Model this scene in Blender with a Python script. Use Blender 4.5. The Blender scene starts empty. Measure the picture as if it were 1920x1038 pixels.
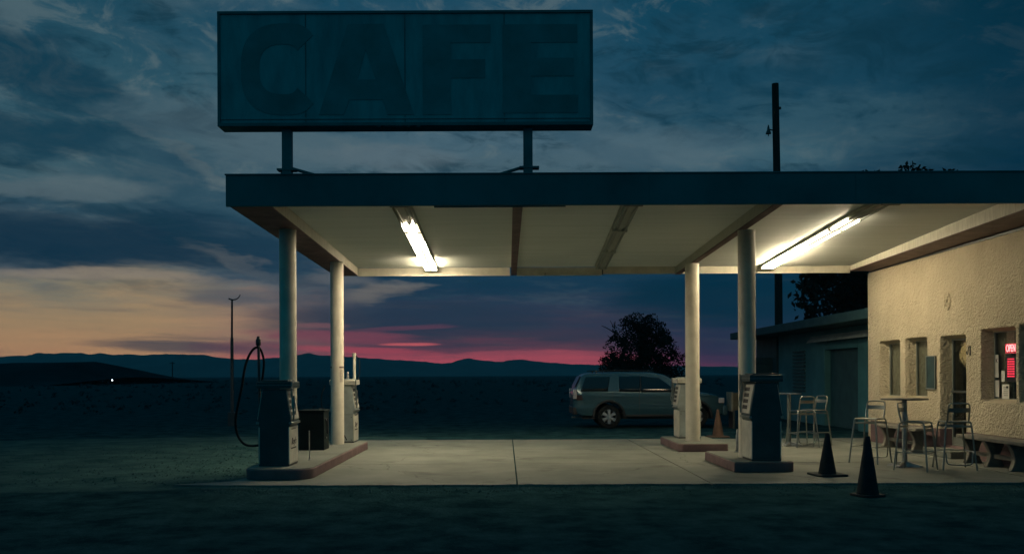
import bpy, bmesh, math, random
from mathutils import Vector, Matrix, noise  # geometry is in metres, camera looks along +Y
random.seed(7)
R = math.radians
scene = bpy.context.scene
COL = scene.collection
F = 1700.0; CAMZ = 1.6

def lin(c):
    return tuple(((v/255.0)/12.92 if v/255.0 <= .04045 else ((v/255.0+.055)/1.055)**2.4) for v in c)

# ------------------------------------------------------------------ materials
MATS = {}
def mat(name, color, rough=.7, metal=0., bump=0., bscale=20., var=.0, vscale=3., detail=6., spec=.5,
        emit=None, estr=0., stretch=None, dirt=None, alpha=None, coat=0., trans=0.):
    if name in MATS: return MATS[name]
    m = bpy.data.materials.new(name); m.use_nodes = True
    nt = m.node_tree; N = nt.nodes; L = nt.links
    b = N['Principled BSDF']
    b.inputs['Base Color'].default_value = (*color, 1)
    b.inputs['Roughness'].default_value = rough
    b.inputs['Metallic'].default_value = metal
    b.inputs['Specular IOR Level'].default_value = spec
    if coat: b.inputs['Coat Weight'].default_value = coat; b.inputs['Coat Roughness'].default_value = .08
    if trans: b.inputs['Transmission Weight'].default_value = trans
    if emit:
        b.inputs['Emission Color'].default_value = (*emit, 1); b.inputs['Emission Strength'].default_value = estr
    tc = N.new('ShaderNodeTexCoord'); mp = N.new('ShaderNodeMapping'); L.new(tc.outputs['Object'], mp.inputs[0])
    if stretch: mp.inputs['Scale'].default_value = stretch
    if var > 0 or dirt:
        n = N.new('ShaderNodeTexNoise'); n.inputs['Scale'].default_value = vscale; n.inputs['Detail'].default_value = detail
        n.inputs['Roughness'].default_value = .62
        L.new(mp.outputs[0], n.inputs['Vector'])
        r = N.new('ShaderNodeValToRGB'); L.new(n.outputs['Fac'], r.inputs[0])
        lo = dirt if dirt else tuple(v*(1-var) for v in color)
        hi = tuple(min(1, v*(1+var*.6)) for v in color)
        r.color_ramp.elements[0].position = .32; r.color_ramp.elements[0].color = (*lo, 1)
        r.color_ramp.elements[1].position = .66; r.color_ramp.elements[1].color = (*hi, 1)
        L.new(r.outputs[0], b.inputs['Base Color'])
        rr = N.new('ShaderNodeMapRange'); L.new(n.outputs['Fac'], rr.inputs[0])
        rr.inputs['To Min'].default_value = min(1, rough*1.15); rr.inputs['To Max'].default_value = rough*.85
        L.new(rr.outputs[0], b.inputs['Roughness'])
    if bump > 0:
        n2 = N.new('ShaderNodeTexNoise'); n2.inputs['Scale'].default_value = bscale; n2.inputs['Detail'].default_value = 8
        n2.inputs['Roughness'].default_value = .65
        L.new(mp.outputs[0], n2.inputs['Vector'])
        bp = N.new('ShaderNodeBump'); bp.inputs['Strength'].default_value = bump; bp.inputs['Distance'].default_value = .03
        L.new(n2.outputs['Fac'], bp.inputs['Height']); L.new(bp.outputs[0], b.inputs['Normal'])
    MATS[name] = m
    return m

CONC = mat('concrete', (.20,.215,.185), .85, bump=.25, bscale=30, dirt=(.115,.13,.115), vscale=.7, detail=10)
CREAM = mat('cream_paint', (.62,.58,.48), .5, bump=.06, bscale=30, var=.16, vscale=2.5)
CREAMD = mat('cream_board', (.58,.56,.47), .6, bump=.1, bscale=12, var=.18, vscale=3, stretch=(1,6,1))
PINK = mat('dusty_red_paint', (.16,.10,.10), .6, bump=.1, bscale=20, var=.3, vscale=3)
PINKD = mat('faded_maroon_paint', (.165,.10,.105), .75, bump=.2, bscale=25, dirt=(.10,.068,.07), vscale=4)
FASC = mat('dark_fascia', (.05,.14,.152), .6, bump=.1, bscale=9, var=.25, vscale=.8)
METD = mat('dark_metal', (.07,.075,.08), .45, metal=.6, bump=.05, bscale=30, var=.2)
ALU = mat('brushed_aluminium', (.30,.33,.31), .34, metal=1., bump=.03, bscale=60, var=.12)
GALV = mat('galvanised_pipe', (.35,.37,.37), .45, metal=.7, var=.3, vscale=8)
RUB = mat('black_rubber', (.010,.013,.014), .7, spec=.15, bump=.1, bscale=40)
GLASSD = mat('dark_glass', (.008,.010,.012), .05, spec=.8)
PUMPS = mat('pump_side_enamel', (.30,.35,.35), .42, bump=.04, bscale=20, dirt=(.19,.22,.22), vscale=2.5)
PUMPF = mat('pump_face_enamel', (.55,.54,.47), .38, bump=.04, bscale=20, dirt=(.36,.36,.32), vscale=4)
PUMPK = mat('pump_dark_shaded_enamel', (.022,.05,.056), .45, bump=.04, bscale=20, var=.3)
CABK = mat('cabinet_black', (.008,.016,.018), .7, spec=.1, bump=.05, var=.3)
INK = mat('black_ink', (.02,.02,.022), .6)
WHITE = mat('white_card', (.68,.67,.62), .7, var=.08)
SIGNB = mat('sign_face_blue', (.14,.40,.42), .6, bump=.12, bscale=6, dirt=(.075,.24,.26), vscale=1.5, detail=12, stretch=(2.2,1,.6))
SIGNL = mat('sign_letter_dark', (.05,.17,.175), .6, bump=.1, bscale=8, dirt=(.10,.29,.31), vscale=1.1, detail=12)
SIGNF = mat('sign_frame', (.045,.15,.16), .55, var=.3, vscale=2)
WOODP = mat('creosote_wood', (.03,.028,.025), .9, bump=.4, bscale=20, stretch=(6,6,.6), var=.3)
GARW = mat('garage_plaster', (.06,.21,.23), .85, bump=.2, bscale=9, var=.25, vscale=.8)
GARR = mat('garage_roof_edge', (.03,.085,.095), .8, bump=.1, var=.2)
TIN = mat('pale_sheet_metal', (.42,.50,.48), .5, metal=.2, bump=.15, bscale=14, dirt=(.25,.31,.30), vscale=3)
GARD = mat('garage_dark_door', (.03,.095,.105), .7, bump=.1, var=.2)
LEAF = mat('dark_leaves', (.016,.036,.032), .9, spec=.1, var=.4, vscale=.6)
BARK = mat('bark', (.05,.04,.03), .9, bump=.5, bscale=12)
STONE = mat('cast_concrete_bench', (.20,.19,.16), .85, bump=.3, bscale=30, dirt=(.11,.11,.10), vscale=5)
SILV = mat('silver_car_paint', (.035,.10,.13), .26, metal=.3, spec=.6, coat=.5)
TRIM = mat('car_dark_plastic', (.02,.022,.024), .6)
CHR = mat('alloy_wheel_metal', (.55,.56,.57), .3, metal=.9)
LAMP = mat('tail_lamp_plastic', (.55,.50,.50), .15, spec=.8)
ORNG = mat('faded_orange_rubber', (.085,.05,.035), .8, var=.3, vscale=5)
CONEB = mat('dark_cone_rubber', (.014,.026,.03), .75, spec=.15, bump=.1, bscale=20, var=.3, vscale=6)
SKIRT = mat('bare_housing', (.42,.43,.37), .45, bump=.04, var=.15)
TUBEO = mat('unlit_tube', (.50,.53,.46), .25)
CURT = mat('lace_curtain', (.50,.45,.36), .9, bump=.9, bscale=26, dirt=(.25,.23,.20), vscale=16, stretch=(1,1.6,.7))
FRAM = mat('window_frame_metal', (.28,.31,.29), .4, metal=.5)
INTR = mat('cafe_interior', (.10,.10,.10), .8, var=.3)
RED = mat('neon_red', (.5,.02,.03), .4, emit=(1.0,.20,.20), estr=3.2)
LEDR = mat('led_red', (.5,.02,.03), .4, emit=(1.0,.05,.10), estr=.9)
PANEL = mat('led_panel_black', (.012,.012,.02), .35)
STRAW = mat('dried_straw', (.50,.42,.22), .9, bump=.8, bscale=40, var=.4, vscale=20)
ROCK = mat('mountain_rock', (.06,.065,.07), .95, var=.4, vscale=.01)
HILLM = mat('scrub_hill', (.012,.036,.042), .98, spec=0., var=.4, vscale=.05)
TUBE = mat('lit_tube', (.9,.9,.8), .4, emit=(1.0,.83,.56), estr=104)
TUBE2 = mat('lit_tube_bright', (.9,.9,.8), .4, emit=(1.0,.82,.53), estr=165)
TUBE1 = mat('lit_tube_weak', (.9,.9,.8), .4, emit=(1.0,.84,.58), estr=34)
YARD = mat('lit_bulb', (.9,.9,.9), .4, emit=(.85,.95,1.0), estr=6)

def glass_mat():
    m = bpy.data.materials.new('window_glass'); m.use_nodes = True
    nt = m.node_tree; N = nt.nodes; L = nt.links
    out = N['Material Output']; N.remove(N['Principled BSDF'])
    t = N.new('ShaderNodeBsdfTransparent'); t.inputs[0].default_value = (.78,.82,.8,1)
    g = N.new('ShaderNodeBsdfGlossy'); g.inputs['Roughness'].default_value = .03
    lw = N.new('ShaderNodeLayerWeight'); lw.inputs[0].default_value = .5
    pw = N.new('ShaderNodeMath'); pw.operation = 'POWER'; pw.inputs[1].default_value = 4.; L.new(lw.outputs['Facing'], pw.inputs[0])
    f = N.new('ShaderNodeMath'); f.operation = 'MULTIPLY_ADD'; f.inputs[1].default_value = .8; f.inputs[2].default_value = .045; L.new(pw.outputs[0], f.inputs[0])
    mx = N.new('ShaderNodeMixShader'); L.new(f.outputs[0], mx.inputs[0]); L.new(t.outputs[0], mx.inputs[1]); L.new(g.outputs[0], mx.inputs[2])
    L.new(mx.outputs[0], out.inputs[0]); return m
GLASS = glass_mat()

def stucco_mat():
    m = bpy.data.materials.new('stucco'); m.use_nodes = True
    nt = m.node_tree; N = nt.nodes; L = nt.links; b = N['Principled BSDF']
    tc = N.new('ShaderNodeTexCoord')
    def nz(scale, det=8, mp=None):
        n = N.new('ShaderNodeTexNoise'); n.inputs['Scale'].default_value = scale; n.inputs['Detail'].default_value = det
        L.new(tc.outputs['Object'], n.inputs['Vector']); return n
    c = nz(1.1, 10); r = N.new('ShaderNodeValToRGB'); L.new(c.outputs['Fac'], r.inputs[0])
    r.color_ramp.elements[0].position = .3; r.color_ramp.elements[0].color = (.46,.405,.29,1)
    r.color_ramp.elements[1].position = .7; r.color_ramp.elements[1].color = (.60,.53,.39,1)
    L.new(r.outputs[0], b.inputs['Base Color']); b.inputs['Roughness'].default_value = .9
    v = N.new('ShaderNodeTexVoronoi'); v.inputs['Scale'].default_value = 15; v.feature = 'SMOOTH_F1'
    w = nz(6, 4); ad = N.new('ShaderNodeMixRGB'); ad.blend_type = 'ADD'; ad.inputs[0].default_value = .35
    L.new(tc.outputs['Object'], ad.inputs[1]); L.new(w.outputs['Color'], ad.inputs[2]); L.new(ad.outputs[0], v.inputs['Vector'])
    n2 = nz(34, 6)
    mx = N.new('ShaderNodeMath'); mx.operation = 'ADD'; L.new(v.outputs['Distance'], mx.inputs[0])
    mu = N.new('ShaderNodeMath'); mu.operation = 'MULTIPLY'; mu.inputs[1].default_value = .8; L.new(n2.outputs['Fac'], mu.inputs[0]); L.new(mu.outputs[0], mx.inputs[1])
    bp = N.new('ShaderNodeBump'); bp.inputs['Strength'].default_value = 1.; bp.inputs['Distance'].default_value = .045
    L.new(mx.outputs[0], bp.inputs['Height']); L.new(bp.outputs[0], b.inputs['Normal'])
    return m
STUC = stucco_mat()

def ceiling_mat():
    m = bpy.data.materials.new('ceiling_boards'); m.use_nodes = True
    nt = m.node_tree; N = nt.nodes; L = nt.links; b = N['Principled BSDF']
    tc = N.new('ShaderNodeTexCoord'); mp = N.new('ShaderNodeMapping'); mp.inputs['Scale'].default_value = (.35,4.,1); L.new(tc.outputs['Object'], mp.inputs[0])
    n = N.new('ShaderNodeTexNoise'); n.inputs['Scale'].default_value = 1.6; n.inputs['Detail'].default_value = 6; L.new(mp.outputs[0], n.inputs['Vector'])
    r = N.new('ShaderNodeValToRGB'); L.new(n.outputs['Fac'], r.inputs[0])
    r.color_ramp.elements[0].position = .3; r.color_ramp.elements[0].color = (.76,.80,.74,1)
    r.color_ramp.elements[1].position = .7; r.color_ramp.elements[1].color = (.86,.89,.84,1)
    L.new(r.outputs[0], b.inputs['Base Color']); b.inputs['Roughness'].default_value = .5
    sx = N.new('ShaderNodeSeparateXYZ'); L.new(tc.outputs['Object'], sx.inputs[0])
    ml = N.new('ShaderNodeMath'); ml.operation = 'MULTIPLY'; ml.inputs[1].default_value = 7.5; L.new(sx.outputs['Y'], ml.inputs[0])
    fr = N.new('ShaderNodeMath'); fr.operation = 'FRACT'; L.new(ml.outputs[0], fr.inputs[0])
    pp = N.new('ShaderNodeMath'); pp.operation = 'PINGPONG'; pp.inputs[1].default_value = .5; L.new(fr.outputs[0], pp.inputs[0])
    ms = N.new('ShaderNodeMath'); ms.operation = 'MINIMUM'; ms.inputs[1].default_value = .06; L.new(pp.outputs[0], ms.inputs[0])
    ad = N.new('ShaderNodeMath'); ad.operation = 'MULTIPLY_ADD'; ad.inputs[1].default_value = 4.0; L.new(ms.outputs[0], ad.inputs[0]); L.new(n.outputs['Fac'], ad.inputs[2])
    bp = N.new('ShaderNodeBump'); bp.inputs['Strength'].default_value = .4; bp.inputs['Distance'].default_value = .02
    L.new(ad.outputs[0], bp.inputs['Height']); L.new(bp.outputs[0], b.inputs['Normal'])
    return m
CEIL = ceiling_mat()

def ground_mat(name, c1, c2, scale, rough, bump, bscale, peb=None):
    m = bpy.data.materials.new(name); m.use_nodes = True
    nt = m.node_tree; N = nt.nodes; L = nt.links; b = N['Principled BSDF']
    tc = N.new('ShaderNodeTexCoord')
    n = N.new('ShaderNodeTexNoise'); n.inputs['Scale'].default_value = scale; n.inputs['Detail'].default_value = 12; n.inputs['Roughness'].default_value = .7
    L.new(tc.outputs['Object'], n.inputs['Vector'])
    r = N.new('ShaderNodeValToRGB'); L.new(n.outputs['Fac'], r.inputs[0])
    r.color_ramp.elements[0].position = .36; r.color_ramp.elements[0].color = (*c1,1)
    r.color_ramp.elements[1].position = .64; r.color_ramp.elements[1].color = (*c2,1)
    L.new(r.outputs[0], b.inputs['Base Color']); b.inputs['Roughness'].default_value = rough
    b.inputs['Specular IOR Level'].default_value = .0
    n2 = N.new('ShaderNodeTexNoise'); n2.inputs['Scale'].default_value = bscale; n2.inputs['Detail'].default_value = 7; n2.inputs['Roughness'].default_value = .7
    L.new(tc.outputs['Object'], n2.inputs['Vector'])
    bp = N.new('ShaderNodeBump'); bp.inputs['Strength'].default_value = bump; bp.inputs['Distance'].default_value = .06
    L.new(n2.outputs['Fac'], bp.inputs['Height']); L.new(bp.outputs[0], b.inputs['Normal'])
    return m
ASPH = ground_mat('old_asphalt', (.010,.036,.044), (.038,.098,.106), 1.7, .95, 1., 9)
GRAV = ground_mat('pale_gravel', (.026,.075,.078), (.078,.145,.138), 1.2, .95, 1., 9)

# ------------------------------------------------------------------ mesh helpers
def chaikin(pts, n=2):
    pts = [Vector(p) for p in pts]
    for _ in range(n):
        q = [pts[0]]
        for a, b in zip(pts[:-1], pts[1:]):
            q += [a*.75+b*.25, a*.25+b*.75]
        q.append(pts[-1]); pts = q
    return pts

class MB:
    def __init__(s): s.v = []; s.f = []
    def add(s, vs, fs, M=None):
        o = len(s.v)
        s.v += [(M @ Vector(p)) if M else Vector(p) for p in vs]
        s.f += [tuple(i+o for i in f) for f in fs]; return s
    def box(s, x0, x1, y0, y1, z0, z1, M=None):
        vs = [(x,y,z) for z in (z0,z1) for y in (y0,y1) for x in (x0,x1)]
        return s.add(vs, [(0,2,3,1),(4,5,7,6),(0,1,5,4),(2,6,7,3),(0,4,6,2),(1,3,7,5)], M)
    def hexa(s, b, t):   # bottom 4 pts ccw, top 4 pts ccw
        return s.add(list(b)+list(t), [(3,2,1,0),(4,5,6,7),(0,1,5,4),(1,2,6,5),(2,3,7,6),(3,0,4,7)])
    def prism(s, poly, a0, a1, fn):   # poly 2d, extruded: fn(u,v,a)->xyz
        n = len(poly)
        vs = [fn(u,v,a0) for u,v in poly]+[fn(u,v,a1) for u,v in poly]
        fs = [tuple(range(n-1,-1,-1)), tuple(range(n,2*n))]+[(i,(i+1)%n,(i+1)%n+n,i+n) for i in range(n)]
        return s.add(vs, fs)
    def tube(s, pts, r, seg=8, smooth=0, r2=None, cap=True):
        pts = chaikin(pts, smooth) if smooth else [Vector(p) for p in pts]
        n = len(pts); rings = []; up = None
        vs = []
        for i, p in enumerate(pts):
            t = (pts[min(i+1,n-1)]-pts[max(i-1,0)]).normalized()
            if up is None: up = Vector((0,0,1)) if abs(t.z) < .9 else Vector((1,0,0))
            a = t.cross(up); a = a.normalized() if a.length > 1e-5 else t.orthogonal().normalized()
            b = a.cross(t).normalized(); up = b
            rr = r if r2 is None else r+(r2-r)*i/(n-1)
            for k in range(seg):
                th = 2*math.pi*k/seg; vs.append(p+a*math.cos(th)*rr+b*math.sin(th)*rr)
        fs = []
        for i in range(n-1):
            for k in range(seg):
                k2 = (k+1)%seg; fs.append((i*seg+k, i*seg+k2, (i+1)*seg+k2, (i+1)*seg+k))
        if cap: fs += [tuple(range(seg-1,-1,-1)), tuple(range((n-1)*seg, n*seg))]
        return s.add(vs, fs)
    def lathe(s, prof, c=(0,0,0), seg=32, M=None):
        vs = []; fs = []; n = len(prof)
        for r, z in prof:
            for k in range(seg):
                th = 2*math.pi*k/seg; vs.append((c[0]+r*math.cos(th), c[1]+r*math.sin(th), c[2]+z))
        for i in range(n-1):
            for k in range(seg):
                k2 = (k+1)%seg; fs.append((i*seg+k, i*seg+k2, (i+1)*seg+k2, (i+1)*seg+k))
        fs += [tuple(range(seg-1,-1,-1)), tuple(range((n-1)*seg, n*seg))]
        return s.add(vs, fs, M)
    def build(s, name, m, parent=None, bevel=0., smooth=True, loc=None):
        me = bpy.data.meshes.new(name); me.from_pydata([tuple(v) for v in s.v], [], s.f); me.validate(); me.update()
        bm = bmesh.new(); bm.from_mesh(me); bmesh.ops.recalc_face_normals(bm, faces=bm.faces); bm.to_mesh(me); bm.free()
        me.materials.append(m)
        o = bpy.data.objects.new(name, me); COL.objects.link(o)
        if parent: o.parent = parent
        if loc: o.location = loc
        if smooth:
            for p in me.polygons: p.use_smooth = True
            try: me.set_sharp_from_angle(angle=R(35))
            except Exception: pass
        if bevel > 0:
            b = o.modifiers.new('bevel', 'BEVEL'); b.width = bevel; b.segments = 2; b.limit_method = 'ANGLE'; b.angle_limit = R(40)
        return o

def thing(name, label, cat, loc=(0,0,0), rz=0, group=None):
    o = bpy.data.objects.new(name, None); COL.objects.link(o); o.empty_display_size = .1
    o.location = loc; o.rotation_euler = (0,0,rz); o['label'] = label; o['category'] = cat
    if group: o['group'] = group
    return o
def tag(o, label, cat, group=None):
    o['label'] = label; o['category'] = cat
    if group: o['group'] = group
    return o
def struct(o): o['kind'] = 'structure'; return o
def dup(root, loc, rz, label, group=None):
    r = root.copy(); COL.objects.link(r); r.location = loc; r.rotation_euler = (0,0,rz); r['label'] = label
    if group: r['group'] = group
    for ch in list(root.children):
        c = ch.copy(); COL.objects.link(c); c.parent = r
        for g in list(ch.children):
            d = g.copy(); COL.objects.link(d); d.parent = c
    return r
def rounded(x0, x1, y0, y1, r, n=5, corners=(1,1,1,1)):
    pts = []
    for (cx, cy, a0, on) in ((x0+r,y0+r,180,corners[0]),(x1-r,y0+r,270,corners[1]),(x1-r,y1-r,0,corners[2]),(x0+r,y1-r,90,corners[3])):
        if on:
            for k in range(n+1):
                a = R(a0+90*k/n); pts.append((cx+r*math.cos(a), cy+r*math.sin(a)))
        else:
            pts.append((x0 if a0 in (180,90) else x1, y0 if a0 in (180,270) else y1))
    return pts
def text_mesh(name, s, size, m, M, parent=None, depth=.004, shear=0., bold=0.):
    cu = bpy.data.curves.new(name+'_curve', 'FONT'); cu.body = s; cu.size = size; cu.extrude = depth; cu.shear = shear; cu.offset = bold
    cu.align_x = 'CENTER'; cu.align_y = 'CENTER'
    to = bpy.data.objects.new('text_source', cu)
    me = bpy.data.meshes.new_from_object(to); bpy.data.objects.remove(to)
    me.name = name; me.transform(M); me.materials.clear(); me.materials.append(m)
    o = bpy.data.objects.new(name, me); COL.objects.link(o)
    if parent: o.parent = parent
    return o

# ------------------------------------------------------------------ camera
cam = bpy.data.cameras.new('camera'); co = bpy.data.objects.new('camera', cam); COL.objects.link(co)
cam.sensor_fit = 'HORIZONTAL'; cam.sensor_width = 36; cam.lens = 36*F/1920
cam.shift_x = 12/1920; cam.shift_y = 184/1920; cam.clip_end = 20000; cam.clip_start = .1
co.matrix_world = Matrix.Translation((0,0,CAMZ)) @ Matrix.Rotation(R(90),4,'X') @ Matrix.Rotation(R(-.25),4,'Z')
scene.camera = co

# ------------------------------------------------------------------ ground
g = MB().add([(-4000,-60,-.03),(4000,-60,-.03),(4000,4000,-.03),(-4000,4000,-.03)], [(0,1,2,3)])
struct(g.build('ground', ASPH))
# gravel apron to the left of the forecourt
pts = []
edge = [(-3.6,13.4),(-4.9,13.0),(-7,12.7),(-10,12.1),(-14,11.6),(-19,12.4),(-22,15),(-20,19),(-15,22.5),(-10,24.2),(-6,24.6),(-2,24.2),(-2,22.8),(-3.2,22.4)]
ep = chaikin([(x,y,0) for x,y in edge]+[(edge[0][0],edge[0][1],0)], 2)
ep2 = []
for i in range(len(ep)-1):
    for k in range(6):
        p = ep[i].lerp(ep[i+1], k/6); q = p*1.3
        p = p+Vector((noise.noise(q)*.25, noise.noise(q+Vector((5,3,0)))*.25, 0)); ep2.append(p)
gm = MB(); gm.add([(p.x,p.y,-.026) for p in ep2], [tuple(range(len(ep2)))])
struct(gm.build('gravel', GRAV, smooth=False))
# loose stones on the gravel and along the edge of the slab
st = MB()
for i in range(4200):
    if i < 1900: x = -4.2-abs(random.gauss(0,4.5)); y = random.uniform(13.5,21.5)
    else: x = random.uniform(-4.5,11); y = 13.27-abs(random.gauss(0,.45))
    r = random.choice((.012,.018,.018,.028,.04))*random.uniform(.7,1.2)
    if i >= 1900: r *= .6
    vs = [(r*random.uniform(.7,1.2),0,0),(0,r*random.uniform(.7,1.2),0),(-r,0,0),(0,-r,0),(0,0,r*.8)]
    st.add(vs, [(0,1,4),(1,2,4),(2,3,4),(3,0,4)], Matrix.Translation((x,y,-.028)) @ Matrix.Rotation(random.random()*6,4,'Z'))
so = st.build('loose_stones', GRAV, smooth=False); so['kind'] = 'stuff'

# forecourt slab panels
fc = MB()
xs = [-4.12,.165,3.02,8.0,12.5]; ys = [13.3,16.45,19.6,22.6]
for i in range(4):
    for j in range(3):
        x0 = xs[i]+.012; x1 = xs[i+1]-.012; y0 = ys[j]+.01; y1 = ys[j+1]-.01
        if j == 0:
            n = 140; top = []
            for k in range(n+1):
                x = x0+(x1-x0)*k/n
                top.append((x, 13.3+.06*noise.noise(Vector((x*1.7,0,0)))+.035*noise.noise(Vector((x*7,1,0)))+.015*noise.noise(Vector((x*23,2,0))) + (.10*max(0,(-2.5-x))/2.4)))
            poly = top+[(x1,y1),(x0,y1)]
            if i == 0: poly = [(-4.95,13.46),(-4.75,13.42),(-4.4,13.40)]+top[2:]+[(x1,y1),(x0,y1),(x0,14.3),(-4.2,13.9),(-4.5,13.7)]
        elif i == 0:
            n = 24; left = [(x0+.06*noise.noise(Vector((0,y0+(y1-y0)*k/n*1.3,3))), y1+(y0-y1)*k/n) for k in range(n+1)]
            poly = left+[(x1,y0),(x1,y1)]
        else: poly = [(x0,y0),(x1,y0),(x1,y1),(x0,y1)]
        fc.prism(poly, -.12, 0., lambda u,v,a: (u,v,a))
fo = struct(fc.build('forecourt', CONC, smooth=False)); 

def slab_mat():
    m=CONC.copy(); m.name='stained_slab'; nt=m.node_tree; N=nt.nodes; L=nt.links; b=N['Principled BSDF']
    base=b.inputs['Base Color'].links[0].from_socket
    tc=N.new('ShaderNodeTexCoord')
    w=N.new('ShaderNodeTexNoise'); w.inputs['Scale'].default_value=1.1; w.inputs['Detail'].default_value=8; L.new(tc.outputs['Object'],w.inputs['Vector'])
    ad=N.new('ShaderNodeMixRGB'); ad.blend_type='ADD'; ad.inputs[0].default_value=.9; L.new(tc.outputs['Object'],ad.inputs[1]); L.new(w.outputs['Color'],ad.inputs[2])
    v=N.new('ShaderNodeTexVoronoi'); v.feature='DISTANCE_TO_EDGE'; v.inputs['Scale'].default_value=.22; L.new(ad.outputs[0],v.inputs['Vector'])
    cr=N.new('ShaderNodeMapRange'); L.new(v.outputs['Distance'],cr.inputs[0]); cr.inputs[1].default_value=0; cr.inputs[2].default_value=.0035; cr.inputs[3].default_value=.35; cr.inputs[4].default_value=1
    o=N.new('ShaderNodeTexNoise'); o.inputs['Scale'].default_value=.9; o.inputs['Detail'].default_value=5; o.inputs['Distortion'].default_value=.6; L.new(tc.outputs['Object'],o.inputs['Vector'])
    om=N.new('ShaderNodeMapRange'); L.new(o.outputs['Fac'],om.inputs[0]); om.inputs[1].default_value=.60; om.inputs[2].default_value=.70; om.inputs[3].default_value=1; om.inputs[4].default_value=.62
    mu=N.new('ShaderNodeMath'); mu.operation='MULTIPLY'; L.new(cr.outputs[0],mu.inputs[0]); L.new(om.outputs[0],mu.inputs[1])
    mx=N.new('ShaderNodeMixRGB'); mx.blend_type='MULTIPLY'; mx.inputs[0].default_value=1; L.new(base,mx.inputs[1]); L.new(mu.outputs[0],mx.inputs[2])
    L.new(mx.outputs[0],b.inputs['Base Color']); return m
fo.data.materials[0]=slab_mat()
# pump islands
def island(x0,x1,y0,y1,h,label,corners=(1,1,1,1),r=.28):
    t = thing('pump_island', label, 'kerb island', (0,0,0), 0, 'kerbed pump islands')
    MB().prism(rounded(x0,x1,y0,y1,r,6,corners), .002, h-.012, lambda u,v,a:(u,v,a)).build('kerb', PINKD, t, bevel=.012)
    MB().prism(rounded(x0+.02,x1-.02,y0+.02,y1-.02,r,6,corners), h-.012, h, lambda u,v,a:(u,v,a)).build('island_top', CONC, t)
    return t
IH = .17
island(-4.08,-3.02,13.95,20.15,IH,'long raised island under the two left columns, maroon kerb', (1,1,1,1), .34)
island(3.72,4.74,14.78,16.95,IH,'raised maroon island under the near right column and dark pump', (0,1,1,0), .2)
island(3.58,4.62,18.75,21.1,IH,'raised maroon island under the far right column and pale pump', (1,1,1,1), .12)

# ------------------------------------------------------------------ canopy
Y0, Y1 = 13.38, 21.35
ZB = lambda y: 4.115-.165*(y-Y0)/(Y1-Y0)
cn = thing('canopy', 'long flat forecourt canopy with dark fascia on four round cream columns', 'canopy', (-3.68,15.35,0))
def cpart(mb, name, m, bevel=0., smooth=True):
    o = mb.build(name, m, cn, bevel, smooth); o.location = (3.68,-15.35,0); return o
XL, XR = -4.12, 12.6
cpart(MB().box(XL,XR,Y0,Y0+.05,4.105,4.565), 'fascia', FASC, .004)
cpart(MB().hexa([(XL,Y0+.05,4.14),(XL+.04,Y0+.05,4.14),(XL+.13,Y1,ZB(Y1)+.02),(XL+.09,Y1,ZB(Y1)+.02)],[(XL,Y0+.05,4.56),(XL+.04,Y0+.05,4.56),(XL+.13,Y1,4.45),(XL+.09,Y1,4.45)]), 'fascia', FASC)
cpart(MB().hexa([(XL+.04,Y0+.05,4.36),(XR,Y0+.05,4.36),(XR,Y1,4.28),(XL+.13,Y1,4.28)],[(XL+.04,Y0+.05,4.54),(XR,Y0+.05,4.54),(XR,Y1,4.46),(XL+.13,Y1,4.46)]), 'roof_deck', GARR)
for x in (-.9,2.15,5.2,8.25,11.3):
    cpart(MB().box(x-.02,x+.02,Y0-.006,Y0,4.11,4.56),'fascia_joint',FASC,.002)
cpart(MB().box(XL-.012,XR,Y0-.014,Y0+.06,4.565,4.585),'drip_edge',FASC,.003)
ZC = lambda y: ZB(y)+.20-.02*(y-Y0)/8
cpart(MB().hexa([(-3.46,Y0+.05,ZC(Y0)),(7.9,Y0+.05,ZC(Y0)),(8.1,Y1-.08,ZC(Y1)),(-3.46,Y1-.08,ZC(Y1))],[(-3.46,Y0+.05,ZC(Y0)+.02),(7.9,Y0+.05,ZC(Y0)+.02),(8.1,Y1-.08,ZC(Y1)+.02),(-3.46,Y1-.08,ZC(Y1)+.02)]), 'ceiling', CEIL)
def beam(xa0,xa1,xb0,xb1,m1,m2,ya=Y0+.05,yb=Y1,thick=.012,lift=0., zb=ZB):
    # xa: x-range at the front, xb: x-range at the back; painted underside board + body
    z0=zb(ya)+lift; z1=zb(yb)+lift
    cpart(MB().hexa([(xa0,ya,z0+thick),(xa1,ya,z0+thick),(xb1,yb,z1+thick),(xb0,yb,z1+thick)],[(xa0,ya,4.34),(xa1,ya,4.34),(xb1,yb,4.26),(xb0,yb,4.26)]), 'beam', m1)
    cpart(MB().hexa([(xa0-.004,ya,z0),(xa1+.004,ya,z0),(xb1+.004,yb,z1),(xb0-.004,yb,z1)],[(xa0-.004,ya,z0+thick),(xa1+.004,ya,z0+thick),(xb1+.004,yb,z1+thick),(xb0-.004,yb,z1+thick)]), 'beam_underside', m2)
beam(XL+.05,-3.47,XL+.14,-3.47,CREAMD,PINK)
beam(.12,.26,.14,.26,CREAMD,PINK, lift=-.004)
beam(4.0,4.13,4.0,4.12,CREAMD,PINK)
beam(7.84,8.64,8.10,8.70,CREAMD,PINK, zb=lambda y:4.06-.05*(y-Y0)/8)
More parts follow.
